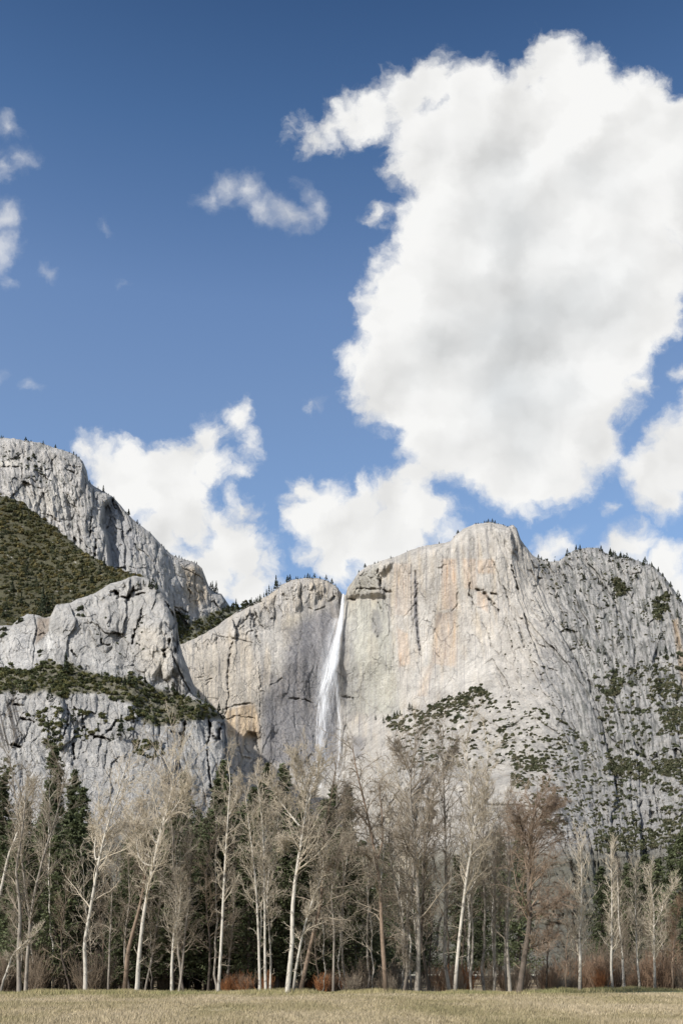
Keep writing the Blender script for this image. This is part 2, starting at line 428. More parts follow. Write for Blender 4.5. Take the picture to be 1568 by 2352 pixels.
LINES1 = [(c2([(690,870),(670,980),(655,1130),(660,1250),(645,1400)]), 2.6, 9), (c2([(620,1370),(700,1340),(830,1325)]), 2.2, 7), (c2([(650,1440),(740,1415),(860,1440)]), 2, 5),
  (c2([(880,1030),(890,1180),(885,1330),(890,1568)]), 1.6, 4), (c2([(1090,1290),(1180,1290),(1270,1330)]), 2.2, 6), (c2([(1230,640),(1290,655),(1350,630)]), 2.6, 8), (c2([(1480,1280),(1560,1285)]), 2.4, 6),
  (c2([(330,1020),(400,1100),(380,1090)]), 2, 4), (c2([(480,1130),(400,1145)]), 1.6, 4), (c2([(500,1190),(540,1150),(500,1160)]), 2, 5), (c2([(960,1190),(1040,1155)]), 2, 5), (c2([(550,835),(650,850),(710,860),(840,890)]), 2, 5),
  (c2([(740,800),(765,770)]), 2.5, 7), (c2([(790,860),(800,810),(840,805)]), 2.2, 6), (c2([(830,690),(850,760),(860,840),(890,890)]), 2.6, 7), (c2([(430,640),(500,600)]), 2, 4),
  (c4([(310,620),(330,680),(370,715),(410,712)]), 3, 12), (c4([(300,490),(300,620)]), 2.6, 8), (c4([(230,690),(330,690)]), 3, 12), (c4([(120,685),(230,690)]), 2.2, 8), (c4([(40,770),(110,770)]), 2.4, 9), (c4([(300,795),(340,870)]), 2, 6),
  (c4([(605,540),(610,800),(620,950),(640,1180),(660,1260)]), 2, 5), (c4([(570,500),(575,900)]), 1.6, 3), (c4([(1110,690),(1160,700),(1210,770),(1250,810)]), 3.4, 12), (c4([(1230,720),(1280,740)]), 2.6, 8), (c4([(1230,440),(1280,560),(1300,650)]), 2, 6),
  (c4([(1050,640),(1050,740),(1090,830)]), 2, 6), (c4([(1390,490),(1420,600),(1450,700)]), 2, 8), (c4([(1330,660),(1380,830)]), 2, 6), (c4([(1150,960),(1210,1060),(1230,1160),(1290,1230)]), 2, 5), (c4([(1220,800),(1300,880)]), 2.2, 8),
  (c4([(1420,930),(1470,1040),(1500,1170)]), 2, 7), (c4([(950,680),(945,830),(900,870)]), 1.6, 4), (c4([(740,730),(700,990),(760,1000)]), 1.5, 2), (c4([(250,900),(285,1020),(300,1080)]), 2, 5), (c4([(1450,930),(1480,935)]), 3, 8),
  (c5([(290,520),(310,530)]), 3.5, 9), (c5([(240,580),(250,600)]), 3, 8), (c5([(50,420),(110,620)]), 2, 7), (c5([(320,1310),(460,1340)]), 2, 6), (c5([(320,1380),(330,1430)]), 4, 12), (c5([(290,740),(380,960),(420,1010)]), 2, 6),
  (c5([(1460,850),(1500,980),(1540,1150)]), 3, 14), (c5([(800,960),(830,1080),(900,1200),(960,1300)]), 3, 12), (c5([(600,1230),(700,1400),(850,1560)]), 2.4, 10), (c5([(480,1360),(420,1330)]), 2, 5),
  (c6([(1090,180),(1140,280),(1230,420),(1290,520),(1330,620)]), 3, 11), (c6([(1270,700),(1310,800)]), 3, 10), (c6([(1380,830),(1420,980)]), 2.6, 8), (c6([(1330,830),(1350,1010)]), 2.4, 8)]
def lines(X, Y, L):
    r = 0
    wx = X + 6 * fbm(X / 14, Y / 14, 4, .65, 77); wy = Y + 6 * fbm(X / 22, Y / 22, 4, .6, 78); md = .35 + 1.3 * np.clip(.5 + fbm(X / 12, Y / 12, 2, .5, 79), 0, 1)
    for P, w, d in L:
        a = np.array(P); 
        m = (X > a[:, 0].min() - 12) & (X < a[:, 0].max() + 12) & (Y > a[:, 1].min() - 12) & (Y < a[:, 1].max() + 12)
        if not m.any(): continue
        q = np.zeros(X.shape); q[m] = np.exp(-(linedist(wx[m], wy[m], P) / (w * .6 * md[m])) ** 2) * d * md[m]
        r = r + q
    return r
ALCOVE = c2([(690,1568),(700,1500),(720,1420),(880,1425),(960,1568)])
def depth1(X, Y, dt):
    D0 = F1(X, Y)
    x = (X - HX) * K * 1700; z = (HY - Y) * K * 1700
    wall = inpoly(X, Y, [(400,1440),(700,1200),(1100,1150),(1215,1250),(1190,1420),(1130,1560),(1000,1640),(890,1700),(500,1760),(400,1640)], 30)
    east = ss(X, 1250, 1340) * ss(Y, 2000, 1500) 
    rough = .95 - .70 * wall + .45 * east
    capL = inpoly(X, Y, [(600,1400),(640,1320),(780,1320),(790,1372),(700,1390),(640,1420),(520,1480),(400,1500),(400,1450)], 12)
    capR = inpoly(X, Y, [(790,1372),(792,1320),(880,1270),(900,1290),(868,1330),(880,1366),(800,1372)], 8)
    peak = inpoly(X, Y, [(1120,1190),(1200,1190),(1230,1290),(1180,1270),(1130,1235)], 8)
    rough = rough + 1.0 * capL + .6 * capR + .6 * peak + .75 * ss(Y, 1620, 1720)
    s = ss(Y, 1700, 1560)
    ax = x + tilt1(X) * (z - 560)
    R = rockrelief(x, z, ax, rough * (.75 + .25 * s), 1, 1.5)
    # long smooth pillars of the big wall
    R = R - wall * 9 * ridged(ax / 75, z / 900, 3, .5, 61) + wall * 7 * fbm(x / 130, z / 130, 3, .5, 64)
    R = R - capR * 16 + capL * 3 + wall * 3.5 * np.abs(((z + 22 * fbm(x / 90, z / 160, 3, .5, 67)) / 46 % 1) - .5)
    # steep gullies of the east mountain
    R = R - east * 13 * ridged((ax + 16 * fbm(x / 120, z / 120, 2)) / 50, z / 250, 4, .6, 33)
    # terraces on the apron
    apron = ss(Y, 1640, 1720) * ss(X, 860, 960)
    tt = z / 26 + 1.4 * fbm(x / 90, z / 60, 3, .5, 71); st = np.abs((tt % 1) - .5) * 2
    R = R + apron * (st - .5) * 9
    lowcliff = inpoly(X, Y, [(860,1790),(960,1776),(1180,1790),(1290,1850),(1330,1930),(1100,1930),(860,1930)], 10) * ss(Y, 1925, 1850)
    R = R - lowcliff * 42
    # arch at the foot, left of the falls
    R = R + inpoly(X, Y, [(556,1730),(560,1695),(570,1680),(588,1684),(598,1700),(600,1740)], 3) * 16
    R = R + lines(X, Y, LINES1) * .85
    # ravine of the falls
    R = R + 26 * np.exp(-((X - 786 - (Y - 1368) * .0) / 9.) ** 2) * ss(Y, 1460, 1370)
    D = D0 + R
    D = D + 60 * np.exp(-np.maximum(dt, 0) / 5.) * ss(dt, 60, 0)
    return np.maximum(D, 380)
def mixc(C, m, c): return C * (1 - m[..., None]) + np.array(c) * m[..., None]
def streaks(X, Y, w, l, seed, tilt=0, lo=.05, hi=.5):
    return ss(fbm((X - tilt * (Y - 1450)) / w, Y / l, 3, .55, seed), lo, hi)
def colour1(X, Y, D):
    C = np.zeros(X.shape + (3,)) + np.array([.44, .416, .378])
    n = fbm(X / 40, Y / 60, 5, .6, 90); C *= (1 + .16 * n)[..., None]
    til = .45 * ss(X, 1010, 1290) - .3 * ss(X, 1330, 1430)
    warm = fbm((X - til * (Y - 1450)) / 22, Y / 130, 4, .55, 92)
    wallm = inpoly(X, Y, [(410,1460),(700,1300),(900,1270),(1130,1230),(1180,1400),(1100,1560),(1000,1640),(890,1700),(500,1760),(430,1640)], 30)
    C = mixc(C, wallm * ss(warm, -.1, .5) * .75, (.50, .435, .345))
    left = inpoly(X, Y, [(420,1480),(560,1450),(610,1560),(600,1700),(520,1720),(450,1620)], 20)
    C = mixc(C, left * .55, (.47, .415, .335))
    C = mixc(C, inpoly(X, Y, c2([(640,1380),(760,1340),(840,1330),(880,1420),(890,1568),(650,1568)]), 6) * .6, (.52, .375, .22))
    C = mixc(C, inpoly(X, Y, c2([(1080,700),(1180,680),(1180,900),(1060,920)]), 12) * .4, (.52, .45, .32))
    green = inpoly(X, Y, [(796,1375),(890,1375),(905,1500),(920,1640),(800,1640)], 14)
    C = mixc(C, green * .6, (.40, .40, .34))
    C = mixc(C, inpoly(X, Y, [(796,1368),(806,1335),(868,1290),(870,1330),(866,1362)], 5) * .6, (.36, .35, .30))
    org = 0
    for P, s_ in ((c4([(825,440),(940,440),(945,850),(820,860)]), .75), (c4([(990,440),(1100,440),(1110,700),(1010,680)]), .6), (c4([(1110,450),(1240,440),(1260,560),(1120,560)]), .6), (c4([(1110,700),(1200,730),(1200,880),(1110,820)]), .65),
                  (c4([(430,480),(560,480),(560,900),(430,900)]), .35), (c4([(455,1000),(545,1060),(560,1300),(470,1330)]), .6), (c4([(770,900),(940,860),(945,1330),(740,1300)]), .5), (c4([(650,1330),(760,1300),(700,1568),(600,1568)]), .4)):
        org = np.maximum(org, inpoly(X, Y, P, 4) * s_)
    C = mixc(C, org * .85 * (.45 + .55 * streaks(X, Y, 5, 60, 95)), (.54, .335, .18))
    # pale scoured rock
    C = mixc(C, inpoly(X, Y, c4([(760,1500),(1000,1250),(1240,1000),(1260,1350),(1050,1490),(900,1568)]), 16) * .6, (.56, .535, .49))
    C = mixc(C, inpoly(X, Y, c4([(640,700),(740,950),(730,1250),(620,1568),(540,1568),(640,1200)]), 6) * .55, (.56, .54, .50))
    C = mixc(C, inpoly(X, Y, c5([(410,900),(480,880),(760,1240),(880,1520),(800,1530),(640,1280)]), 5) * .75, (.60, .58, .54))
    C = mixc(C, inpoly(X, Y, c5([(330,1060),(450,1080),(600,1260),(560,1430),(320,1568),(200,1500),(300,1300)]), 12) * .5, (.33, .32, .31))
    # broad soft vertical staining of the big wall
    C = mixc(C, wallm * ss(fbm((X - til * (Y - 1450)) / 13, Y / 260, 3, .5, 96), .02, .5) * .42, (.27, .265, .26))
    # dark water streaks
    dk = wallm * streaks(X, Y, 3.2, 130, 97, 0, .10, .45) * .5
    def band(P, s_, k): return inpoly(X, Y, P, s_) * k
    dk = np.maximum(dk, band([(660,1445),(735,1400),(775,1400),(778,1760),(596,1760),(602,1600),(650,1540)], 18, 1.0) * (.72 + .28 * streaks(X, Y, 5, 22, 99, .9)))
    dk = np.maximum(dk, band(c2([(1370,620),(1480,560),(1450,800),(1380,800)]), 8, .55))
    dk = np.maximum(dk, band(c2([(900,1060),(1080,1180),(1060,1568),(895,1568)]), 6, .62) * (.25 + .75 * streaks(X, Y, 3, 160, 101, 0, -.15, .25)))
    dk = np.maximum(dk, band([(786,1420),(800,1430),(812,1500),(828,1560),(826,1640),(800,1660),(784,1600)], 7, .7) * (.5 + .5 * streaks(X, Y, 6, 14, 103)))
    dk = np.maximum(dk, band(c4([(250,850),(310,870),(340,1010),(300,1090),(240,1030)]), 5, .5))
    dk = np.maximum(dk, band(c4([(598,530),(620,640),(625,900),(650,1200),(630,1200),(590,900),(590,640)]), 2.5, .78))
    dk = np.maximum(dk, band(c4([(563,480),(575,480),(580,950),(570,950)]), 2, .6)); dk = np.maximum(dk, band(c4([(690,300),(697,300),(700,700),(690,700)]), 1.6, .45))
    dk = np.maximum(dk, band(c4([(790,870),(830,900),(790,1000),(770,1010)]), 4, .5)); dk = np.maximum(dk, band([(805,1690),(840,1695),(830,1740),(812,1740)], 9, .6))
    C = mixc(C, dk, (.15, .15, .165))
    # east mountain: greyer rock, crevice shade painted in as black streaks
    east = ss(X, 1225, 1330)
    C = mixc(C, east * .75, (.315, .31, .30))
    C = mixc(C, east * streaks(X, Y, 6, 34, 105, .18, -.08, .25) * ss(Y, 1950, 1700) * .78, (.12, .125, .115))
    C = mixc(C, inpoly(X, Y, c5([(1470,900),(1520,880),(1568,1200),(1568,1500),(1530,1300)]), 4) * .5, (.46, .33, .20))
    # pale rubble under the wall; ochre soil between shrubs
    sl = ss(Y, 1600, 1720) * ss(X, 860, 1000)
    C = mixc(C, sl * ss(fbm(X / 12, Y / 9, 4, .6, 110), .15, .5) * .5, (.30, .29, .25))
    C = mixc(C, sl * ss(fbm(X / 30, Y / 18, 4, .6, 112), .0, .5) * .35, (.52, .49, .44))
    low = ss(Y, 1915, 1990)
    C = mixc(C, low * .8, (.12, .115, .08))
    C *= (1.0, .995, .985)
    return np.clip(C, .03, .62)
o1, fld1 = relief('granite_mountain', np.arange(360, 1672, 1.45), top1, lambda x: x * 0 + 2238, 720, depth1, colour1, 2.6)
tag(o1, 'broad pale granite cliff with a rounded summit, orange and black water streaks, behind the waterfall', 'mountain', kind='structure')
S1 = sampler(fld1)

# --- far left mountain
F2 = tps([(-40,1000,2150),(100,1025,2120),(200,1080,2080),(300,1190,2080),(400,1275,2120),(470,1330,2150),(540,1395,2200),(640,1400,2250),(0,1140,1950),(150,1230,1920),(250,1310,1850),(330,1340,1880),(420,1420,1980),(420,1500,1850),(600,1500,1950),(0,1400,1750),(200,1400,1750)])
top2 = ip([(-60,1000),(0,1005),(30,1007),(60,1012),(95,1017),(120,1026),(145,1034),(175,1045),(190,1058),(197,1075),(199,1095),(205,1108),(222,1120),(245,1132),(258,1140),(270,1152),(290,1176),(310,1196),(330,1212),(345,1222),(360,1240),(378,1258),(392,1272),(410,1281),(432,1287),(448,1292),(464,1305),(472,1325),(480,1348),(492,1358),(508,1364),(518,1378),(530,1394),(560,1405),(600,1400),(660,1400)])
L2 = [(c1([(860,880),(850,1060)]), 3, 14), (c1([(900,1100),(900,1250)]), 4, 18), (c2([(375,470),(385,600)]), 2.4, 9), (c1([(380,420),(440,520)]), 2, 8), (c1([(610,420),(700,480)]), 2, 7), (c1([(1060,700),(1080,800)]), 3, 12), (c1([(0,405),(180,410)]), 1.6, 7)]
def depth2(X, Y, dt):
    x = (X - HX) * K * 2000; z = (HY - Y) * K * 2000
    R = rockrelief(x, z, x + .16 * (z - 800), 1.25, 11)
    R = R - 24 * ridged((x + .2 * z) / 90, z / 300, 4, .55, 35)
    alc = inpoly(X, Y, c1([(980,780),(1060,700),(1200,900),(1240,1000),(1210,1100),(1190,1390),(1040,1350),(1010,1050),(960,950)]), 6)
    R = R + alc * (6 + 85 * (1 - np.clip((X - 236) / 66., 0, 1)))
    R = R + lines(X, Y, L2) * 1.6
    D = F2(X, Y) + R
    return D + 70 * np.exp(-np.maximum(dt, 0) / 5.) * ss(dt, 60, 0)
def colour2(X, Y, D):
    C = np.zeros(X.shape + (3,)) + np.array([.42, .405, .38])
    C *= (1 + .2 * fbm(X / 30, Y / 45, 5, .6, 120))[..., None]
    C = mixc(C, streaks(X, Y, 5, 26, 125, .1, .02, .35) * .65, (.15, .155, .14))
    C = mixc(C, inpoly(X, Y, c1([(980,780),(1060,700),(1240,960),(1300,1100),(1190,1390),(1040,1350)]), 8) * .5, (.27, .275, .29))  # shade of the concave wall, put into the rock colour as blue-grey
    C = mixc(C, inpoly(X, Y, [(420,1300),(465,1300),(480,1370),(440,1410),(425,1360)], 10) * .55, (.50, .39, .25))
    C = mixc(C, inpoly(X, Y, c1([(0,360),(180,340),(190,400),(0,410)]), 4) * .5, (.56, .53, .46))
    C = mixc(C, inpoly(X, Y, c1([(150,640),(560,600),(640,900),(400,880)]), 12) * .4, (.52, .49, .43))
    C = mixc(C, inpoly(X, Y, [(405,1440),(540,1385),(640,1380),(500,1460),(410,1500)], 6) * .8, (.12, .12, .07))
    C *= (1.0, .995, .99)
    return np.clip(C, .03, .6)
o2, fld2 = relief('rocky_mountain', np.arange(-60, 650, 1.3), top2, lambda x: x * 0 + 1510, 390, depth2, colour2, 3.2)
tag(o2, 'high craggy grey granite ridge falling from upper left towards the waterfall notch', 'mountain', kind='structure')
S2 = sampler(fld2)

# --- wooded slope under it
top4 = ip([(-60,1440),(0,1437),(30,1436),(44,1420),(65,1410),(85,1412),(102,1419),(116,1416),(129,1389),(163,1385),(177,1376),(204,1368),(221,1361),(252,1341),(279,1334),(306,1322),(337,1327),(357,1337),(372,1350),(385,1362),(398,1388),(405,1425),(410,1470),(418,1500),(430,1530),(441,1562),(455,1600),(480,1622),(508,1640),(518,1660),(524,1720),(529,1800),(545,1870),(562,1950),(580,2200)])
F3 = tps([(-60,1130,1700),(100,1190,1650),(200,1270,1500),(300,1330,1290),(370,1340,1220),(0,1440,1250),(150,1440,1210),(300,1400,1200),(-60,1440,1250)])
top3 = ip([(-60,1128)] + c1([(0,684),(60,690),(130,715),(200,740),(255,770),(290,832),(400,893),(470,940),(545,985),(590,1055),(690,1120),(800,1220),(920,1280),(1060,1370),(1200,1410),(1350,1440),(1460,1500)]) + [(400,1345)])
def depth3(X, Y, dt):
    x = (X - HX) * K * 1500; z = (HY - Y) * K * 1500
    return F3(X, Y) + 14 * fbm(x / 80, z / 50, 4, .5, 130) + 40 * np.exp(-np.maximum(dt, 0) / 5.)
def colour3(X, Y, D):
    C = np.zeros(X.shape + (3,)) + np.array([.09, .085, .05])
    return mixc(C, ss(fbm(X / 10, Y / 7, 3, .5, 131), .42, .55), (.40, .38, .34))
o3, fld3 = relief('hillside', np.arange(-60, 344, 3.), top3, lambda x: np.maximum(top4(x) + 35, top3(x) + 12), 120, depth3, colour3, 3, back=50.)
tag(o3, 'olive wooded hillside between the far ridge and the near granite buttress', 'hillside', kind='structure')
S3 = sampler(fld3)

# --- near left buttress
F4 = tps([(-60,1440,1120),(60,1415,1120),(130,1395,1110),(300,1325,1130),(350,1340,1100),(400,1420,1060),(430,1540,1020),(470,1620,1010),(560,1700,960),(600,1500,1000),(0,1530,1040),(150,1520,1040),(250,1550,1030),(400,1590,1060),(500,1640,1090),
  (0,1590,980),(150,1590,975),(300,1620,975),(420,1660,985),(510,1660,1010),(0,1740,900),(200,1750,890),(400,1750,900),(510,1750,950),(540,1850,900),(0,1900,750),(300,1900,740),(-60,2238,360),(200,2238,360),(400,2238,360),(560,2238,380)])
RE4 = ip([(1325,350),(1388,398),(1470,410),(1530,430),(1600,455),(1640,508),(1720,524),(1870,545),(2238,590)])
LEDGE = c3([(0,640),(100,640),(200,660),(330,580),(430,640),(470,600),(540,640),(620,670),(780,710),(900,680),(1000,760),(1200,820),(1350,870),(1500,960),(1500,985),(1400,985),(1200,1005),(1050,1040),(960,1000),(900,880),(820,860),(700,810),(500,810),(420,850),(300,790),(200,820),(100,790),(0,810)])
LEDGE = [(-60, 1535)] + LEDGE + [(-60, 1590)]
L4 = [(c3([(965,240),(940,320),(910,400),(890,480)]), 2.6, 8), (c3([(1150,450),(1140,500),(1100,530),(1120,560)]), 3, 9), (c3([(780,120),(800,160),(860,170),(910,100)]), 5, 16), (c3([(920,150),(970,130)]), 3, 8), (c3([(680,400),(690,480),(740,480)]), 2, 6),
  (c3([(1250,1010),(1240,1100),(1215,1180)]), 4, 16), (c3([(1160,1070),(1230,1090)]), 3, 10), (c3([(1415,990),(1420,1080),(1400,1160)]), 4, 16), (c3([(1440,1090),(1470,1130),(1490,1020)]), 5, 18), (c3([(1400,1200),(1410,1300),(1425,1460)]), 2.6, 9), (c3([(790,990),(760,1050),(720,1075)]), 3, 10),
  (c3([(900,930),(900,1000)]), 2.4, 8), (c3([(460,900),(460,1000),(430,1100)]), 3, 10), (c3([(490,1150),(510,1250)]), 3, 10), (c3([(640,1110),(700,1110)]), 3, 9), (c3([(80,1160),(140,1170)]), 4, 12), (c3([(480,520),(530,570)]), 3, 8), (c3([(560,950),(560,1060)]), 3, 8),
  (c3([(150,980),(230,1000)]), 4, 12), (c3([(100,880),(160,900)]), 3, 9), (c3([(1120,190),(1180,300),(1210,380),(1190,520)]), 3, 12), (c3([(1170,560),(1260,760),(1300,820)]), 2, 6), (c3([(500,910),(560,930)]), 2, 6)]
def depth4(X, Y, dt):
    x = (X - HX) * K * 1050; z = (HY - Y) * K * 1050
    up = ss(Y, 1570, 1520)
    R = rockrelief(x, z, x, .84 - .20 * up, 21)
    R = R - 12 * fbm(x / 60, z / 80, 4, .55, 44) - (1 - up) * 9 * ridged(x / 50, z / 110, 4, .6, 45) + 5 * np.abs(((z + 14 * fbm(x / 50, z / 50, 3, .5, 48)) / 24 % 1) - .5)
    crest = inpoly(X, Y, [(200,1400),(220,1350),(300,1310),(400,1350),(400,1400),(330,1365),(270,1380)], 8)
    R = R + crest * 7 * ridged(x / 14, z / 14, 3, .5, 47)
    R = R + lines(X, Y, L4) * 1.25
    led = inpoly(X, Y, LEDGE, 5)
    R = R * (1 - .5 * led)
    D = F4(X, Y) + R
    D = D + 50 * np.exp(-np.maximum(RE4(Y) - X, 0) / 9.)
    D = D + 22 * np.exp(-np.maximum(dt, 0) / 5.) * ss(dt, 60, 0) * ss(X, 420, 380)
    return D
def colour4(X, Y, D):
    C = np.zeros(X.shape + (3,)) + np.array([.40, .390, .370])
    C *= (1 + .18 * fbm(X / 32, Y / 45, 5, .6, 140))[..., None]
    C = mixc(C, ss(fbm(X / 25, Y / 60, 4, .5, 141), .1, .5) * .5, (.55, .53, .49))
    C = mixc(C, inpoly(X, Y, c3([(930,360),(1080,380),(1160,520),(1120,720),(980,700),(920,520)]), 14) * .5, (.54, .49, .41))
    C = mixc(C, inpoly(X, Y, c3([(0,460),(220,360),(300,600),(200,650),(0,620)]), 8) * .45, (.56, .55, .53))
    C = mixc(C, inpoly(X, Y, c3([(285,330),(340,340),(390,600),(320,600)]), 3) * streaks(X, Y, 4, 60, 142, .15, -.3, .2) * .8, (.62, .61, .58))
    C = mixc(C, inpoly(X, Y, c3([(255,300),(340,300),(330,390),(290,440),(240,480)]), 4) * .6, (.24, .17, .11))
    C = mixc(C, streaks(X, Y, 6, 30, 143, 0, .2, .5) * .35, (.22, .22, .21))
    s = inpoly(X, Y, c3([(-200,840),(110,850),(140,960),(130,1150),(60,1200),(-200,1100)]), 4)
    C = mixc(C, s * ss(fbm((X - .25 * (Y - 1650)) / 4.2, Y / 170, 2, .4, 145), -.05, .12) * .85, (.085, .08, .08))
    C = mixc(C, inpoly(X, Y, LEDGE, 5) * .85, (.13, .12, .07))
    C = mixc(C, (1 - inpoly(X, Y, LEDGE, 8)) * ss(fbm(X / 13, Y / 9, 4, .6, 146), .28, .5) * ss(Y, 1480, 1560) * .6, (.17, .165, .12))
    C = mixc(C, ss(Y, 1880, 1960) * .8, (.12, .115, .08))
    C *= (1.0, .995, .985)
    return np.clip(C, .03, .6)
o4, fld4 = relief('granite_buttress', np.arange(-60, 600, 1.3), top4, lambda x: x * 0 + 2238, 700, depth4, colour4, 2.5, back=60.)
tag(o4, 'near grey granite buttress at left, broken by a ledge of dark green trees', 'rock face', kind='structure')
S4 = sampler(fld4)

# ------------------------------------------------------------------ water
def fall(name, ctl, n, m, front, parent, mat, bulge=5., a0=1., seed=0):
    c = np.array(ctl, float); Y = np.linspace(c[0, 0], c[-1, 0], n)
    xc = np.interp(Y, c[:, 0], c[:, 1]) + 1.2 * fbm(Y / 22, Y * 0, 3, .5, seed); w = np.interp(Y, c[:, 0], c[:, 2]) * .82
    s = np.linspace(-1, 1, m)
    X = xc[:, None] + s[None] * w[:, None]; YY = np.repeat(Y[:, None], m, 1)
    dm = np.array([S1(np.linspace(x - ww - 6, x + ww + 6, 15), np.full(15, y)).min() for x, ww, y in zip(xc, w, Y)])
    k = np.ones(21) / 21; dm = np.convolve(np.pad(dm, 10, 'edge'), k, 'valid')
    D = dm[:, None] - front - bulge * (1 - s[None] ** 2) + 1.5 * fbm(X / 3, YY / 26, 3, .5, seed + 4)
    t = (YY - Y[0]) / 400.
    C = np.stack([a0 * (1 - np.abs(s[None]) ** 1.6) - .45 * ss(YY, 1480, 1700) - .9 * ss(YY, Y[-1] - 60, Y[-1]) * (Y[-1] < 1700), (s[None] * w[:, None]) / 60 + .5, t], -1)
    i = np.arange((n - 1) * m).reshape(n - 1, m)[:, :-1].ravel()
    me = mesh(name, pos(X, YY, D), np.stack([i, i + m, i + m + 1, i + 1], -1), cols=C.reshape(-1, 3), smooth=True)
    return obj(name, me, mat, parent)
def water_mat(name, lo, hi, top, sc):
    m, h, b, out = new_mat(name)
    a = attr(h); sp = h.n.new('ShaderNodeSeparateColor'); h.l.new(a, sp.inputs[0])
    v = h.xyz(h.m('MULTIPLY', sp.outputs[1], 34. * sc), h.m('MULTIPLY', sp.outputs[2], 7. * sc), 0.)
    n = h.noise(v, 1.0, 8, .68, dist=.6)
    q = h.m('ADD', sp.outputs[0], h.m('MULTIPLY', h.m('SUBTRACT', n, .5), 3.4))
    al_ = h.mr(q, lo, hi, 0, top)
    b.inputs['Base Color'].default_value = (.90, .92, .94, 1); b.inputs['Roughness'].default_value = .8
    tl = h.n.new('ShaderNodeBsdfTranslucent'); tl.inputs[0].default_value = (.9, .92, .94, 1)
    mx = h.n.new('ShaderNodeMixShader'); mx.inputs[0].default_value = .35; h.l.new(b.outputs[0], mx.inputs[1]); h.l.new(tl.outputs[0], mx.inputs[2])
    tr = h.n.new('ShaderNodeBsdfTransparent'); m2 = h.n.new('ShaderNodeMixShader')
    h.l.new(al_, m2.inputs[0]); h.l.new(tr.outputs[0], m2.inputs[1]); h.l.new(mx.outputs[0], m2.inputs[2]); h.l.new(m2.outputs[0], out.inputs[0])
    return m
WAT = water_mat('falling_water', .10, 1.15, .97, 1.25); MIST = water_mat('water_mist', .0, 1.5, .32, .35)
wf = empty('waterfall', tuple(pos(785, 1740, 1700)))
tag(wf, 'tall white waterfall plunging from the notch and splitting in two over the dark wet cliff', 'waterfall', kind='structure')
bpy.context.view_layer.update()
def par(o, p):
    o.parent = p; o.matrix_parent_inverse = Matrix.Translation(-p.location)
from mathutils import Matrix
for nm, ctl, fr, mt, bu, a0 in (
    ('water_stream', [(1365,789,4.5),(1390,787,6),(1420,783,9),(1460,777,13),(1500,768,19),(1535,759,26),(1560,753,28),(1585,745,27),(1620,742,30),(1660,740,30),(1700,737,29),(1760,733,28),(1810,730,26)], 9, WAT, 5, 1.0),
    ('water_core', [(1364,789,3.5),(1400,786,6),(1450,779,9),(1500,770,13),(1540,764,17),(1570,760,16)], 14, WAT, 4, 1.25),
    ('side_stream', [(1545,771,7),(1590,774,9),(1640,779,11),(1690,780,10),(1730,779,8),(1790,776,7)], 9, WAT, 4, .95),
    ('veil', [(1540,764,12),(1580,762,22),(1640,758,30),(1700,754,32),(1790,752,34)], 12, WAT, 6, .62),
    ('mist', [(1420,774,18),(1480,757,30),(1540,745,40),(1600,735,46),(1660,730,50),(1720,728,58),(1780,730,70)], 22, MIST, 10, .75)):
    par(fall(nm, ctl, 260, 25, fr, None, mt, bu, a0, len(nm)), wf)

# ------------------------------------------------------------------ far vegetation
def cards(C, N_, size, asp=1.0):
    """leaf-clump quads at centres C with normals N_"""
    n = len(C); a = rng.normal(size=(n, 3)); t = np.cross(N_, a); t /= np.linalg.norm(t, axis=1, keepdims=True) + 1e-9
    b = np.cross(N_, t); b /= np.linalg.norm(b, axis=1, keepdims=True) + 1e-9
    s = np.asarray(size).reshape(-1, 1) * rng.uniform(.6, 1.35, (n, 1)); t = t * s; b = b * s * asp
    V = np.stack([C - t - b * .6, C + t * .7 - b, C + t + b * .6, C - t * .6 + b], 1)
    return V.reshape(-1, 3), np.arange(4 * n).reshape(n, 4)
def crowns(P, Rr, M, flat=.8, csize=.3, lobes=6):
    """N leafy crowns at P (base points); returns verts, quads"""
    n = len(P)
    lc = rng.normal(size=(n, lobes, 3)); lc /= np.linalg.norm(lc, axis=2, keepdims=True); lc *= rng.uniform(.25, .62, (n, lobes, 1)); lc[..., 2] = np.abs(lc[..., 2]) * flat
    lr = rng.uniform(.35, .6, (n, lobes, 1))
    k = rng.integers(0, lobes, (n, M)); ii = np.arange(n)[:, None]
    d = rng.normal(size=(n, M, 3)); d[..., 2] = np.abs(d[..., 2]) * 1.2 - .25; d /= np.linalg.norm(d, axis=2, keepdims=True)
    C = (lc[ii, k] + d * lr[ii, k] * rng.uniform(.75, 1.05, (n, M, 1))) * Rr[:, None, None] + P[:, None]
    nn = d + .55 * rng.normal(size=d.shape)
    return cards(C.reshape(-1, 3), nn.reshape(-1, 3), np.repeat(Rr * csize, M))
def conif(H, Rb, M, csize, seed, rag=.25):
    """needle clumps of a conifer with its base at the origin"""
    r = np.random.default_rng(seed)
    h = r.random(M) ** .85; rad = Rb * (1 - h) ** .85 * (.45 + .55 * r.random(M) ** .5) * (1 + rag * np.sin(h * 40 + r.random() * 6) * r.random(M))
    a = r.random(M) * 2 * np.pi
    C = np.stack([rad * np.cos(a), rad * np.sin(a), H * (.12 + .88 * h) - rad * .25], -1)
    nn = np.stack([np.cos(a) * .5, np.sin(a) * .5, np.full(M, .9)], -1) + .5 * r.normal(size=(M, 3))
    V, Q = cards(C, nn, csize * (1.1 - .7 * h), .7)
    return V, Q
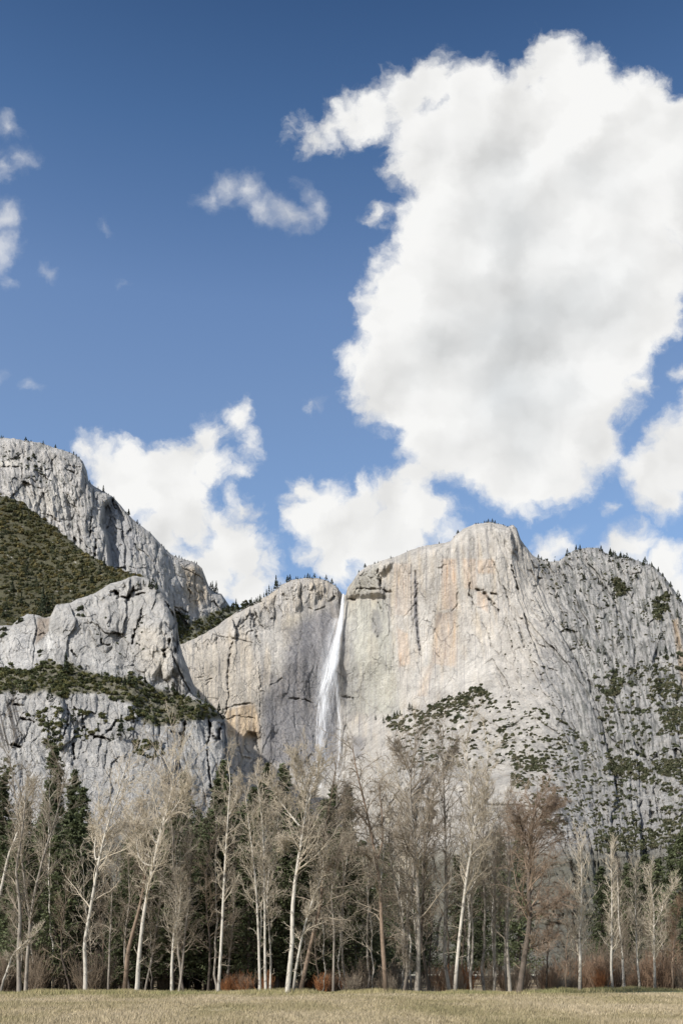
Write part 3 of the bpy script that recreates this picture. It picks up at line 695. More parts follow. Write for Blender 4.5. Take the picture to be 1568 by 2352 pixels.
def tubes(P, R, m):
    """P (B,n,3), R (B,n) -> tube verts and quads"""
    B, n = P.shape[:2]
    T = np.gradient(P, axis=1); T /= np.linalg.norm(T, axis=2, keepdims=True) + 1e-9
    ref = np.where(np.abs(T[:, :1, 2:3]) > .9, np.array([1., .1, 0]), np.array([.1, 0, 1.]))
    U = np.cross(T, np.broadcast_to(ref, T.shape)); U /= np.linalg.norm(U, axis=2, keepdims=True) + 1e-9
    Wv = np.cross(T, U)
    a = np.arange(m) * 2 * np.pi / m
    V = P[:, :, None] + R[:, :, None, None] * (np.cos(a)[None, None, :, None] * U[:, :, None] + np.sin(a)[None, None, :, None] * Wv[:, :, None])
    base = np.arange(B)[:, None, None] * n * m + np.arange(n - 1)[None, :, None] * m
    j = np.arange(m)[None, None]; j2 = (j + 1) % m
    Q = np.stack([base + j, base + j2, base + m + j2, base + m + j], -1).reshape(-1, 4)
    return V.reshape(-1, 3), Q
def join(parts):
    Vs, Qs, o = [], [], 0
    for V, Q in parts:
        Vs.append(V); Qs.append(Q + o); o += len(V)
    return np.concatenate(Vs), np.concatenate(Qs)

# prototypes (unit height / unit radius, scaled per copy)
PC = []
for k in range(6):
    V, Q = conif(1, (.17, .24, .20, .30, .15, .26)[k], 130, .075, 100 + k)
    PC.append(mesh('conifer_crown', V, Q)); PC[-1].materials.append(FARCON)
V, Q = tubes(np.array([[[0, 0, -.06], [0, 0, .5], [0, 0, .98]]]), np.array([[.018, .012, .003]]), 5)
PCT = mesh('conifer_trunk', V, Q); PCT.materials.append(DARK)
PS = []
for k in range(6):
    V, Q = crowns(np.zeros((1, 3)), np.ones(1), 90, .8, .20, 5 + k)
    PS.append(mesh('shrub_leaves', V, Q)); PS[-1].materials.append(SHRUB)
def far_conifer(X, Y, hpx, smp, label, group, wide=1.0, lean=0):
    D = float(smp(np.array([X]), np.array([Y]))[0]) - 2
    p = pos(X, Y, D); s = hpx * K * D
    r = empty('distant_conifer', tuple(p)); r.scale = (s * wide, s * wide, s); r.rotation_euler = (0, lean, rng.random() * 6.28)
    tag(r, label, 'conifer', group)
    k = rng.integers(0, 6)
    obj('crown', PC[k], None, r); obj('trunk', PCT, None, r)
    return r
def ridge(Xs, ytop, smp, hr, label, group, dy=3, wide=1.0):
    for X in Xs:
        far_conifer(X, float(ytop(X)) + rng.uniform(1, dy), (hr[0] * .7 + (hr[1] * 1.25 - hr[0] * .7) * rng.random() ** 2 * (.5 + .5 * (pn(X / 17., 2.5) > -.1))), smp, label, group, wide * rng.uniform(.7, 1.15))
G_CON = 'small conifers on the cliffs and ridges'
LB = {'a': 'tiny dark conifer on the skyline of the high left ridge', 'n': 'slender dark conifer in the wooded notch left of the waterfall', 'f': 'small dark conifer on the rim just left of the waterfall',
      'p': 'tiny dark conifer on the rim between waterfall and rounded summit', 's': 'tiny dark conifer on top of the rounded summit', 'e': 'dark bushy conifer on the skyline of the right-hand mountain',
      'es': 'dark conifer clinging to the steep face of the right-hand mountain', 'l': 'dark conifer rising from the green ledge of the left buttress', 'h': 'dark conifer standing above the olive oaks of the left hillside',
      'b': 'dark conifer at the crest of the near left buttress', 'ap': 'small dark conifer at the foot of the big pale wall'}
ridge([4,8,60,66,72,100,128,148,160,170,176,182,206,226,238,250,262,290,296,316,322,345,372,377,384,404,412,418,425,432,440,447,452], top2, S2, (7, 15), LB['a'], G_CON, 3, 1.3)
ridge([484,488,492,497], top2, S2, (20, 28), LB['a'], G_CON, 3, .9)
ridge(list(np.arange(520, 600, 3.2)), lambda x: top1(x) + 4 if x > 545 else 1400, lambda x, y: np.full(1, 1915.), (14, 30), LB['n'], G_CON, 8, .95)
ridge([578,588,592,600,606,612,618,624,629,634,638,644,566], top1, S1, (16, 32), LB['n'], G_CON, 3, .75)
ridge([660,666,674,680,684,690,700,707,711,716,722,735,749,754,762,770,776], top1, S1, (7, 16), LB['f'], G_CON, 3, 1.2)
ridge([824,838,860,868,897,901,935,970,1008,1030,1042,1051], top1, S1, (5, 11), LB['p'], G_CON, 2, 1.4)
ridge([1092,1097,1104,1112,1117,1121,1126,1130,1136,1143,1155,1159,1165,1172,1186], top1, S1, (5, 10), LB['s'], G_CON, 2, 1.4)
ridge(sorted(np.concatenate([rng.uniform(1232, 1568, 34), 1235 + 333 * rng.random(30) ** .8 // 24 * 24 + rng.normal(size=30) * 5])), top1, S1, (7, 15), LB['e'], G_CON, 7, 1.25)
for X, Y, h in [(c3([q])[0] + (hh,)) for q, hh in (((450,690),50),((820,1120),56),((665,1100),30),((290,290),42),((130,330),16),((875,760),34),((980,760),26),((1165,800),24),((640,740),16),((690,720),20),((360,1180),40),((800,720),22),((340,860),30),((500,1000),26),((1340,850),22),((1390,890),20),((1480,960),30),((1505,985),26),((925,800),30),((845,770),28),((180,820),30),((90,820),26),((760,1130),20))]:
    far_conifer(X, Y, h, S4, LB['l'], G_CON, 1.0)
for X, Y, h in ((100,1400,52),(108,1408,48),(93,1415,36),(122,1395,30),(64,1330,34),(150,1290,24),(190,1330,30),(212,1345,30),(230,1320,26),(15,1420,40),(30,1360,30),(240,1310,30),(300,1322,18),(312,1330,16),(50,1395,34),(135,1350,26),(84,1350,26)):
    far_conifer(X, Y, h, S3, LB['h'], G_CON, .9)
for X, Y, h in ((344,1352,20),(352,1350,24),(360,1354,18),(330,1345,14),(318,1345,12)): far_conifer(X, Y, h, S4, LB['b'], G_CON, 1.2)
for X, Y, h in ((890,1655,16),(905,1650,18),(912,1647,16),(918,1645,15),(880,1662,18),(940,1632,20),(862,1655,14),(1015,1610,10),(945,1630,14),(1085,1600,14),(1096,1592,16)): far_conifer(X, Y, h, S1, LB['ap'], G_CON, .9)

# steep east face: dark upright trees among the crevices
def accept(n, poly, dens=None):
    P = np.array(poly); out = []
    X = rng.uniform(P[:, 0].min(), P[:, 0].max(), n * 6); Y = rng.uniform(P[:, 1].min(), P[:, 1].max(), n * 6)
    k = inpoly(X, Y, poly) > .5
    if dens is not None: k &= rng.random(len(X)) < dens(X, Y)
    return np.stack([X[k], Y[k]], -1)[:n]
for X, Y in accept(70, [(1240,1300),(1330,1268),(1470,1300),(1560,1380),(1568,1560),(1420,1560),(1290,1440)], lambda x, y: ss(fbm(x / 30, y / 70, 3, .5, 200), -.05, .25)):
    far_conifer(X, Y, rng.uniform(8, 16), S1, LB['es'], G_CON, 1.3)

# shrubs of the right-hand slopes
def clump(X, Y): return ss(fbm(X / 26, Y / 16, 3, .55, 210), -.15, .3)
reg = []
def scat(n, poly, r0, r1, dens=None):
    q = accept(n, poly, dens); 
    reg.append(np.concatenate([q, rng.uniform(r0, r1, (len(q), 1)) ], 1))
scat(300, [(885,1655),(950,1630),(1060,1590),(1100,1570),(1135,1600),(1180,1720),(1180,1765),(940,1765)], 3.5, 8.5)
scat(70, [(960,1640),(1100,1572),(1120,1600),(1040,1660),(940,1690)], 4, 8)
scat(620, [(1090,1580),(1230,1620),(1330,1680),(1400,1800),(1400,1900),(1200,1900),(1180,1760)], 2.2, 6.5, clump)
scat(190, [(1170,1700),(1350,1680),(1420,1800),(1400,1940),(1280,1930),(1200,1830)], 3.5, 7.5)
scat(760, [(1360,1540),(1568,1500),(1590,1960),(1400,1960),(1380,1700)], 3.0, 8.5, clump)
scat(620, [(1230,1290),(1330,1262),(1440,1280),(1580,1390),(1580,1600),(1400,1600),(1300,1480)], 1.4, 4.0, lambda x, y: ss(fbm(x / 14, y / 50, 3, .55, 220), -.05, .25))
scat(60, [(1180,1440),(1380,1640),(1230,1640),(1130,1560)], 1.5, 3.6)
for P, n in (([(930,1650),(1000,1612),(1060,1600),(1105,1572),(1114,1590),(1060,1628),(1000,1652),(950,1674)], 36), ([(885,1650),(905,1640),(930,1660),(960,1690),(900,1680)], 14), (c6([(340,540),(420,525),(600,530),(600,610),(500,635),(360,640)]), 30), (c6([(1000,600),(1100,530),(1250,560),(1330,640),(1310,720),(1150,680),(1000,640)]), 60), (c6([(1350,560),(1568,550),(1600,700),(1400,680)]), 42),
             (c6([(930,1100),(1010,1050),(1260,1030),(1400,1100),(1600,1060),(1600,1250),(1400,1180),(1100,1220),(940,1230)]), 120), (c6([(1380,200),(1600,180),(1600,380),(1450,340)]), 45), (c6([(320,650),(460,680),(480,760),(350,760)]), 18), (c6([(1420,990),(1600,950),(1600,1060),(1420,1060)]), 26),
             (c5([(930,540),(1000,520),(1100,640),(980,690)]), 16), (c5([(1300,700),(1420,650),(1460,780),(1350,900),(1290,860)]), 26), (c5([(930,1400),(1040,1480),(1000,1568),(930,1568)]), 14), (c5([(1250,1450),(1400,1400),(1568,1500),(1568,1600),(1250,1600)]), 30)):
    scat(int(n * 3.2), P, 4.0, 7.5)
REG = np.concatenate(reg)
REG = REG[np.argsort(-REG[:, 2])]
seen = (REG[:, 0] > 0) & (REG[:, 0] < 1564) & ((REG[:, 1] < 1790) | (REG[:, 0] > 1290))
idx = np.where(seen)[0][:230]; rest = np.setdiff1d(np.arange(len(REG)), idx)
def shrub_obj(X, Y, r, smp, label, group, sq=(1.0, .8)):
    D = float(smp(np.array([X]), np.array([Y]))[0])
    o = obj('shrub', PS[rng.integers(0, 6)], None); p = pos(X, Y, D); s = r * K * D
    o.location = (p[0], p[1] - s * .2, p[2] - s * .25); o.scale = (s, s, s * rng.uniform(.85, 1.3)); o.rotation_euler = (0, 0, rng.random() * 6.28)
    tag(o, label, 'shrub', group)
for i in idx:
    X, Y, r = REG[i]
    sz = 'broad ' if r > 7.2 else 'small ' if r < 6 else ''
    hw = 'high on' if Y < 1400 else 'midway up' if Y < 1520 else 'low on'
    sd = 'left' if X < 1390 else 'middle' if X < 1480 else 'right'
    lb = (sz + f'dark shrub {hw} the {sd} of the crevassed right-hand face' if Y < 1600 and X > 1200 else
          sz + ('dark shrub close under the big pale wall, ' if Y < 1660 else 'dark shrub on rubble well below the big pale wall, ') + ('nearer the waterfall' if X < 1000 else 'to its middle' if X < 1090 else 'to its right') if X < 1180 and Y < 1790 else
          sz + 'dark shrub on the pale right-hand slope, ' + ('above' if Y < 1730 else 'in' if Y < 1800 else 'below') + ' its dark shrub belt' + (', left part' if X < 1290 else ', right part') if X < 1400 else
          sz + 'dark shrub in the thick cover at far right, ' + ('upper part' if Y < 1640 else 'upper middle' if Y < 1720 else 'lower middle' if Y < 1800 else 'bottom part') + (' near the edge' if X > 1500 else '')) if True else ('dark green shrub on the steep crevices of the right-hand mountain' if Y < 1600 and X > 1200 else 'dark green shrub among the rubble below the big pale wall' if X < 1180 and Y < 1790 else
          'dark round shrub on the pale lower slope of the right-hand mountain' if X < 1400 else 'dark green shrub in the thick cover near the right edge')
    shrub_obj(X, Y, r, S1, lb, 'shrubs dotted over the granite')
# smaller ones on the left crags
left = []
for P, n, a, b in ((c1([(250,300),(400,300),(420,560),(250,520)]), 26, 2.5, 4.5), (c1([(60,250),(240,300),(230,400),(0,380)]), 14, 2.5, 4.5), (c1([(380,330),(520,420),(480,640),(400,600)]), 8, 2, 3.6), (c3([(480,220),(600,220),(600,300),(500,300)]), 6, 5, 7), (c3([(640,300),(1000,250),(1000,620),(600,620)]), 16, 2.5, 4.5),
                   (c3([(0,380),(70,370),(80,460),(0,460)]), 5, 7, 10), (c3([(110,290),(160,290),(170,340),(110,340)]), 3, 6, 8), (c3([(260,480),(300,480),(300,560),(260,560)]), 3, 5, 8), (c2([(290,680),(380,700),(360,760),(300,770)]), 10, 5, 8)):
    for X, Y in accept(n, P): left.append((X, Y, rng.uniform(a, b)))
for X, Y, r in left:
    up = Y < 1300 or X > 400
    shrub_obj(X, Y, r, S2 if up else S4, 'dark shrub on a ledge of the high left ridge' if up else 'dark shrub growing in a crack of the near left buttress', 'shrubs dotted over the granite')
def canopy(name, Pxyr, smp, M, mat, cs, tints, label, kind='stuff', lift=.2):
    X, Y, r = Pxyr.T
    D = np.array([float(smp(np.array([a]), np.array([b]))[0]) for a, b in zip(X, Y)])
    P = pos(X, Y, D); R_ = r * K * D; P[:, 1] -= R_ * .2; P[:, 2] -= R_ * lift
    V, Q = crowns(P, R_, M, .95, cs)
    t = np.array(tints)[rng.integers(0, len(tints), len(X))] * rng.uniform(.75, 1.3, (len(X), 1))
    me = mesh(name, V, Q, cols=np.repeat(t, M * 4, 0)); o = obj(name, me, mat); tag(o, label, name.replace('_', ' '), kind=kind)
    return o
canopy('scrub', REG[rest], S1, 60, OAK, .26, [(.055, .062, .036), (.07, .076, .042), (.11, .105, .065)], 'dark scrub scattered over the right-hand slopes')
OLIVE = [(.105, .098, .042), (.088, .086, .040), (.13, .108, .045), (.068, .074, .036), (.05, .058, .034)]
Q3 = accept(1500, [(0, 1128)] + c1([(60,690),(200,740),(290,832),(470,940),(590,1055),(800,1220),(1060,1370),(1350,1440)]) + [(350,1345),(300,1330),(279,1340),(221,1370),(163,1395),(116,1425),(60,1420),(0,1450)])
canopy('oak_woodland', np.concatenate([Q3, 3.5 + 5.5 * rng.random((len(Q3), 1)) ** 1.4], 1), S3, 95, OAK, .20, OLIVE, 'dense olive-green oak wood on the left hillside')
DGR = [(.085, .090, .038), (.065, .076, .034), (.11, .105, .042), (.05, .062, .032)]
Q4 = accept(640, LEDGE[1:-1]); Q4 = Q4 + rng.normal(size=Q4.shape) * 4; Q5 = np.concatenate([accept(60, c3([(900,1130),(960,1120),(1100,1150),(1110,1240),(1000,1250),(900,1220)])), accept(30, c3([(0,1250),(110,1280),(120,1400),(0,1400)])), accept(90, c3([(0,640),(500,640),(480,800),(0,800)]), lambda x, y: x * 0 + .5),
      accept(60, c3([(270,1000),(420,1000),(440,1230),(300,1230)])), accept(34, c3([(140,960),(430,880),(440,1010),(270,1000)])), accept(50, c3([(480,900),(900,960),(900,1120),(500,1120)]), lambda x, y: ss(fbm(x / 20, y / 20, 2, .5, 9), 0, .3)), accept(16, c3([(860,880),(1000,960),(940,1000),(860,960)]))])
Q45 = np.concatenate([Q4, Q5]); canopy('ledge_woodland', np.concatenate([Q45, 3.5 + 6.5 * rng.random((len(Q45), 1)) ** 1.3], 1), S4, 110, OAK, .17, DGR, 'belt of dark green trees along the ledge of the left buttress')
Q6 = np.concatenate([accept(150, [(412,1470),(425,1440),(540,1385),(590,1378),(520,1424),(470,1458),(418,1482)]), accept(40, [(400,1400),(425,1440),(412,1470)])])
canopy('gully_woodland', np.concatenate([Q6, rng.uniform(3.5, 6, (len(Q6), 1))], 1), S2, 60, OAK, .24, DGR, 'green trees filling the gully behind the left buttress')

# ------------------------------------------------------------------ the valley floor
def ground_mat():
    m, h, b, _ = new_mat('meadow_and_forest_floor')
    p = geo_pos(h); sp = h.n.new('ShaderNodeSeparateXYZ'); h.l.new(p, sp.inputs[0]); x, y = sp.outputs[0], sp.outputs[1]
    n = h.noise(p, .12, 5, .6); n2 = h.noise(p, 1.4, 5, .65); n3 = h.noise(h.v('MULTIPLY', p, (1, .35, 1)), .5, 4, .6)
    straw = h.mix(h.mr(n2, .35, .65), (.27, .22, .14), (.39, .32, .215))
    straw = h.mix(h.mr(n3, .42, .62, 0, .55), straw, (.27, .25, .10))
    edge = h.m('ADD', y, h.m('ADD', h.m('MULTIPLY', h.m('SUBTRACT', n, .5), 10), h.mr(x, 10, -20, 0, 3.5)))
    off = h.mr(x, 14, 30, 0, 16)
    e = h.m('SUBTRACT', edge, off)
    green = h.m('MULTIPLY', h.mr(e, 74, 86), .7)
    straw = h.mix(green, straw, (.16, .18, .065))
    litter = h.mix(h.mr(n2, .3, .7), (.13, .10, .065), (.24, .185, .12))
    sand = h.mix(n2, (.50, .44, .34), (.62, .56, .45))
    sandm = h.m('MULTIPLY', h.mr(h.m('ABSOLUTE', h.m('SUBTRACT', e, 95.5)), 3.5, 2.0), h.mr(h.noise(p, .06, 3), .44, .54))
    fo = h.mr(e, 90, 92.5)
    c = h.mix(fo, straw, litter); c = h.mix(sandm, c, sand)
    gl = h.m('MULTIPLY', h.mr(h.noise(p, .045, 3), .5, .58), h.mr(y, 100, 110))
    c = h.mix(h.m('MULTIPLY', gl, .8), c, (.42, .34, .20))
    h.put(b.inputs['Base Color'], c); bump(h, b, h.noise(p, 3.0, 6, .7), .9, .12)
    return m
def gz(x, y):
    x = np.asarray(x, float); y = np.asarray(y, float)
    return .10 * fbm(x / 14, y / 14, 3, .5, 300) + .10 * np.minimum(0, 0) - .35 * ss(y, 88 + 16 * ss(x, 14, 30), 93 + 16 * ss(x, 14, 30)) + .05 * fbm(x / 3, y / 3, 3, .5, 302)
gx = np.concatenate([np.linspace(-3000, -130, 12), np.linspace(-120, 120, 241), np.linspace(130, 3000, 12)])
gy = np.concatenate([[-1500, -300, -60], np.linspace(-20, 30, 30), np.linspace(30.6, 130, 180), np.linspace(134, 420, 60), [600, 1200, 3000]])
GX, GY = np.meshgrid(gx, gy); GZ = gz(GX, GY)
i = np.arange((len(gy) - 1) * len(gx)).reshape(len(gy) - 1, len(gx))[:, :-1].ravel(); nx = len(gx)
o = obj('ground', mesh('ground', np.stack([GX, GY, GZ], -1).reshape(-1, 3), np.stack([i, i + 1, i + nx + 1, i + nx], -1), smooth=True), ground_mat())
tag(o, 'flat meadow of dry straw grass running under the trees', 'ground', kind='structure')
GRASS = leaf_mat('dry_grass', (.38, .31, .17), (.52, .44, .26), True, .1)
def blades(name, n, y0, y1, h0, h1, cols, label, edge=0):
    y = y0 * (y1 / y0) ** rng.random(n); x = rng.uniform(-.37, .37, n) * y
    if edge: y = 89 + 16 * ss(x / y * 90, 14, 30) - 3.5 * ss(x / y * 90, 10, -20) + rng.normal(size=n) * edge
    z = gz(x, y); h = rng.uniform(h0, h1, n); w = .012 + .00016 * y
    a = rng.uniform(-1, 1, n); lx = rng.normal(size=n) * .35 * h + .1 * h; ly = rng.normal(size=n) * .3 * h
    V = np.stack([np.stack([x - w, y - w * a, z - .02], -1), np.stack([x + w, y + w * a, z - .02], -1), np.stack([x + lx, y + ly, z + h], -1)], 1)
    pt = fbm(x / 7, y / 16, 3, .6, 310); k = np.clip((rng.random(n) * .5 + .25 + pt * .9) * len(cols), 0, len(cols) - 1).astype(int); h *= 1 + .8 * fbm(x / 4, y / 9, 2, .5, 311)
    V[:, 2, 2] = z + h
    c = np.array(cols)[k] * rng.uniform(.85, 1.15, (n, 1))
    o = obj(name, mesh(name, V.reshape(-1, 3), None, np.arange(3 * n).reshape(n, 3), cols=np.repeat(c, 3, 0)), GRASS); tag(o, label, 'grass', kind='stuff')
blades('grass', 130000, 31, 89, .06, .20, [(.21, .185, .10), (.30, .25, .15), (.35, .29, .19), (.41, .34, .235)], 'dry straw-coloured meadow grass')
blades('edge_grass', 42000, 80, 100, .15, .5, [(.23, .225, .10), (.30, .265, .13), (.38, .32, .18)], 'greener longer grass along the far edge of the meadow', 1.6)

# ------------------------------------------------------------------ trees near the meadow
def norm(v): return v / (np.linalg.norm(v, axis=-1, keepdims=True) + 1e-9)
def shoot(P, R, c, t0, t1, ang, lf, up, wob, n, rf, r1=.003, tpow=1.0, side=None, lmin=0, taper=.55, r=rng):
    """c side branches off each polyline of the batch"""
    B, m = P.shape[:2]
    L = np.linalg.norm(np.diff(P, axis=1), axis=2).sum(1)
    t = t0 + (t1 - t0) * (np.arange(c)[None] + r.random((B, c))) / c; t = np.clip(t, 0, .985)
    f = t * (m - 1); i = np.minimum(f.astype(int), m - 2); u = (f - i)[..., None]; b = np.arange(B)[:, None]
    p = P[b, i] * (1 - u) + P[b, i + 1] * u; T = norm(P[b, i + 1] - P[b, i]); rr = R[b, i] * (1 - u[..., 0]) + R[b, i + 1] * u[..., 0]
    a = r.normal(size=p.shape); pe = norm(np.cross(T, a))
    an = np.radians(ang) * r.uniform(.7, 1.3, (B, c, 1)) * (1 - .35 * t[..., None])
    d = T * np.cos(an) + pe * np.sin(an)
    ln = np.maximum(L[:, None] * lf * (1 - taper * t) * r.uniform(.55, 1.35, (B, c)), lmin)
    d = d.reshape(-1, 3); p = p.reshape(-1, 3); ln = ln.ravel(); rr = rr.ravel()
    N_ = len(p); out = np.empty((N_, n, 3)); out[:, 0] = p; st = ln[:, None] / (n - 1); zz = np.array([0, 0, 1.])
    for k in range(1, n):
        d = norm(d + up * zz / (n - 1) * 2 + wob * r.normal(size=d.shape) * (1 if k > 1 else .3)); out[:, k] = out[:, k - 1] + d * st
    r0 = np.maximum(rr * rf, r1 * 1.6)
    R2 = r0[:, None] * (1 - np.linspace(0, 1, n)[None] ** .8) + r1
    return out, R2
def cr(P, n):
    """smooth resampled polyline"""
    P = np.array(P, float); s = np.concatenate([[0], np.cumsum(np.linalg.norm(np.diff(P, axis=0), axis=1))]); q = np.linspace(0, s[-1], n)
    o = np.stack([np.interp(q, s, P[:, k]) for k in range(P.shape[1])], -1)
    for _ in range(2): o[1:-1] = .25 * o[:-2] + .5 * o[1:-1] + .25 * o[2:]
    return o
KIND = {  # bark, twigs, limbs, angle, length, rise, secondary, tertiary, twig radius
 'pale':  dict(bark=PALE, tw=TW_PALE, c=24, t0=.36, ang=50, lf=.26, up=.24, c2=7, c3=6, r=.0105),
 'grey':  dict(bark=GREY, tw=TW_TAN, c=24, t0=.28, ang=54, lf=.22, up=.18, c2=7, c3=5, r=.0100),
 'dark':  dict(bark=DARK, tw=TW_BROWN, c=22, t0=.22, ang=55, lf=.21, up=.14, c2=7, c3=5, r=.010),
 'red':   dict(bark=REDB, tw=TW_TAN, c=22, t0=.28, ang=58, lf=.20, up=.05, c2=7, c3=5, r=.010),
 'birch': dict(bark=PALE, tw=TW_PALE, c=34, t0=.20, ang=50, lf=.20, up=.50, c2=6, c3=5, r=.010),
}
def bare(name, trunks, kind, label, group, limbs=(), seed=0, dens=1.0, droop=0, over=None, parent_loc=None, lscale=1.0):
    """trunks: list of (points (n,3), radii); limbs likewise"""
    k = dict(KIND[kind]);  k.update(over or {})
    r = np.random.default_rng(1000 + seed)
    base = trunks[0][0][0]
    root = empty(name, tuple(base)); tag(root, label, 'tree', group)
    tp = []; br = []
    for n_, (P, Rr) in enumerate(list(trunks) + list(limbs)):
        P = P - base; tp.append(tubes(P[None], Rr[None], 9 if n_ < len(trunks) else 7))
        lead = n_ < len(trunks)
        L1 = shoot(P[None], Rr[None], max(4, int(k['c'] * dens * (1 if lead else .6))), k['t0'] if lead else .15, .99, k['ang'], k['lf'] * lscale * (1 if lead else 1.6), k['up'] - droop, .17, 8, .42, .012, taper=.45, r=r)
        L2 = shoot(*L1, k['c2'], .12, .99, 50, .46, k['up'] * .6 - droop, .24, 6, .5, .007, taper=.4, lmin=.4, r=r)
        L3 = shoot(*L2, k['c3'], .10, .99, 46, .52, k['up'] * .4 - droop * 1.5, .24, 4, .5, .006, taper=.3, lmin=.35, r=r)
        T2 = shoot(P[None], Rr[None], int(14 * dens), .08, .9, 65, .045, .1, .25, 5, .16, .008, taper=.0, lmin=.8, r=r)
        T3 = shoot(*T2, 5, .1, .95, 45, .5, .1 - droop, .2, 4, .5, .006, lmin=.3, r=r)
        br += [tubes(*L1, 5), tubes(*L2, 4), tubes(L3[0], np.maximum(L3[1] * .7, k['r']), 3), tubes(*T2, 4), tubes(T3[0], np.maximum(T3[1] * .7, k['r']), 3)]
    V, Q = join(tp); tr = obj('trunk', mesh('trunk', V, Q, smooth=True), k['bark'], root)
    V, Q = join(br); c_ = obj('crown', mesh('crown', V, Q), k['tw'], root)
    return root
def px(pts, D, w, top=.12, wob=.5, seed=0, n=22):
    """a traced stem standing at distance D; w = trunk width"""
    r = np.random.default_rng(seed); a = cr(pts, n); X, Y = a[:, 0], a[:, 1]
    dy = np.cumsum(r.normal(size=n)) * .12 * wob; dy -= dy[0]
    P = np.stack([(X - HX) * K * D, D + dy, CZ + (HY - Y) * K * D], -1)
    z0 = float(gz(P[0, 0], P[0, 1])) - .15
    if P[0, 2] < 3: P[0, 2] = z0
    t = np.linspace(0, 1, n); R_ = w * .86 * K * D / 2 * ((1 - t) ** .75 * (1 - top) + top) * (1 + .22 * np.exp(-t * 22))
    return P, R_
def l3(p): return [(a / 2., 1630.7 + b / 2.) for a, b in p]
def l4(p): return [(784 + a / 2., 1630.7 + b / 2.) for a, b in p]
BG = 'bare trees lining the far edge of the meadow'
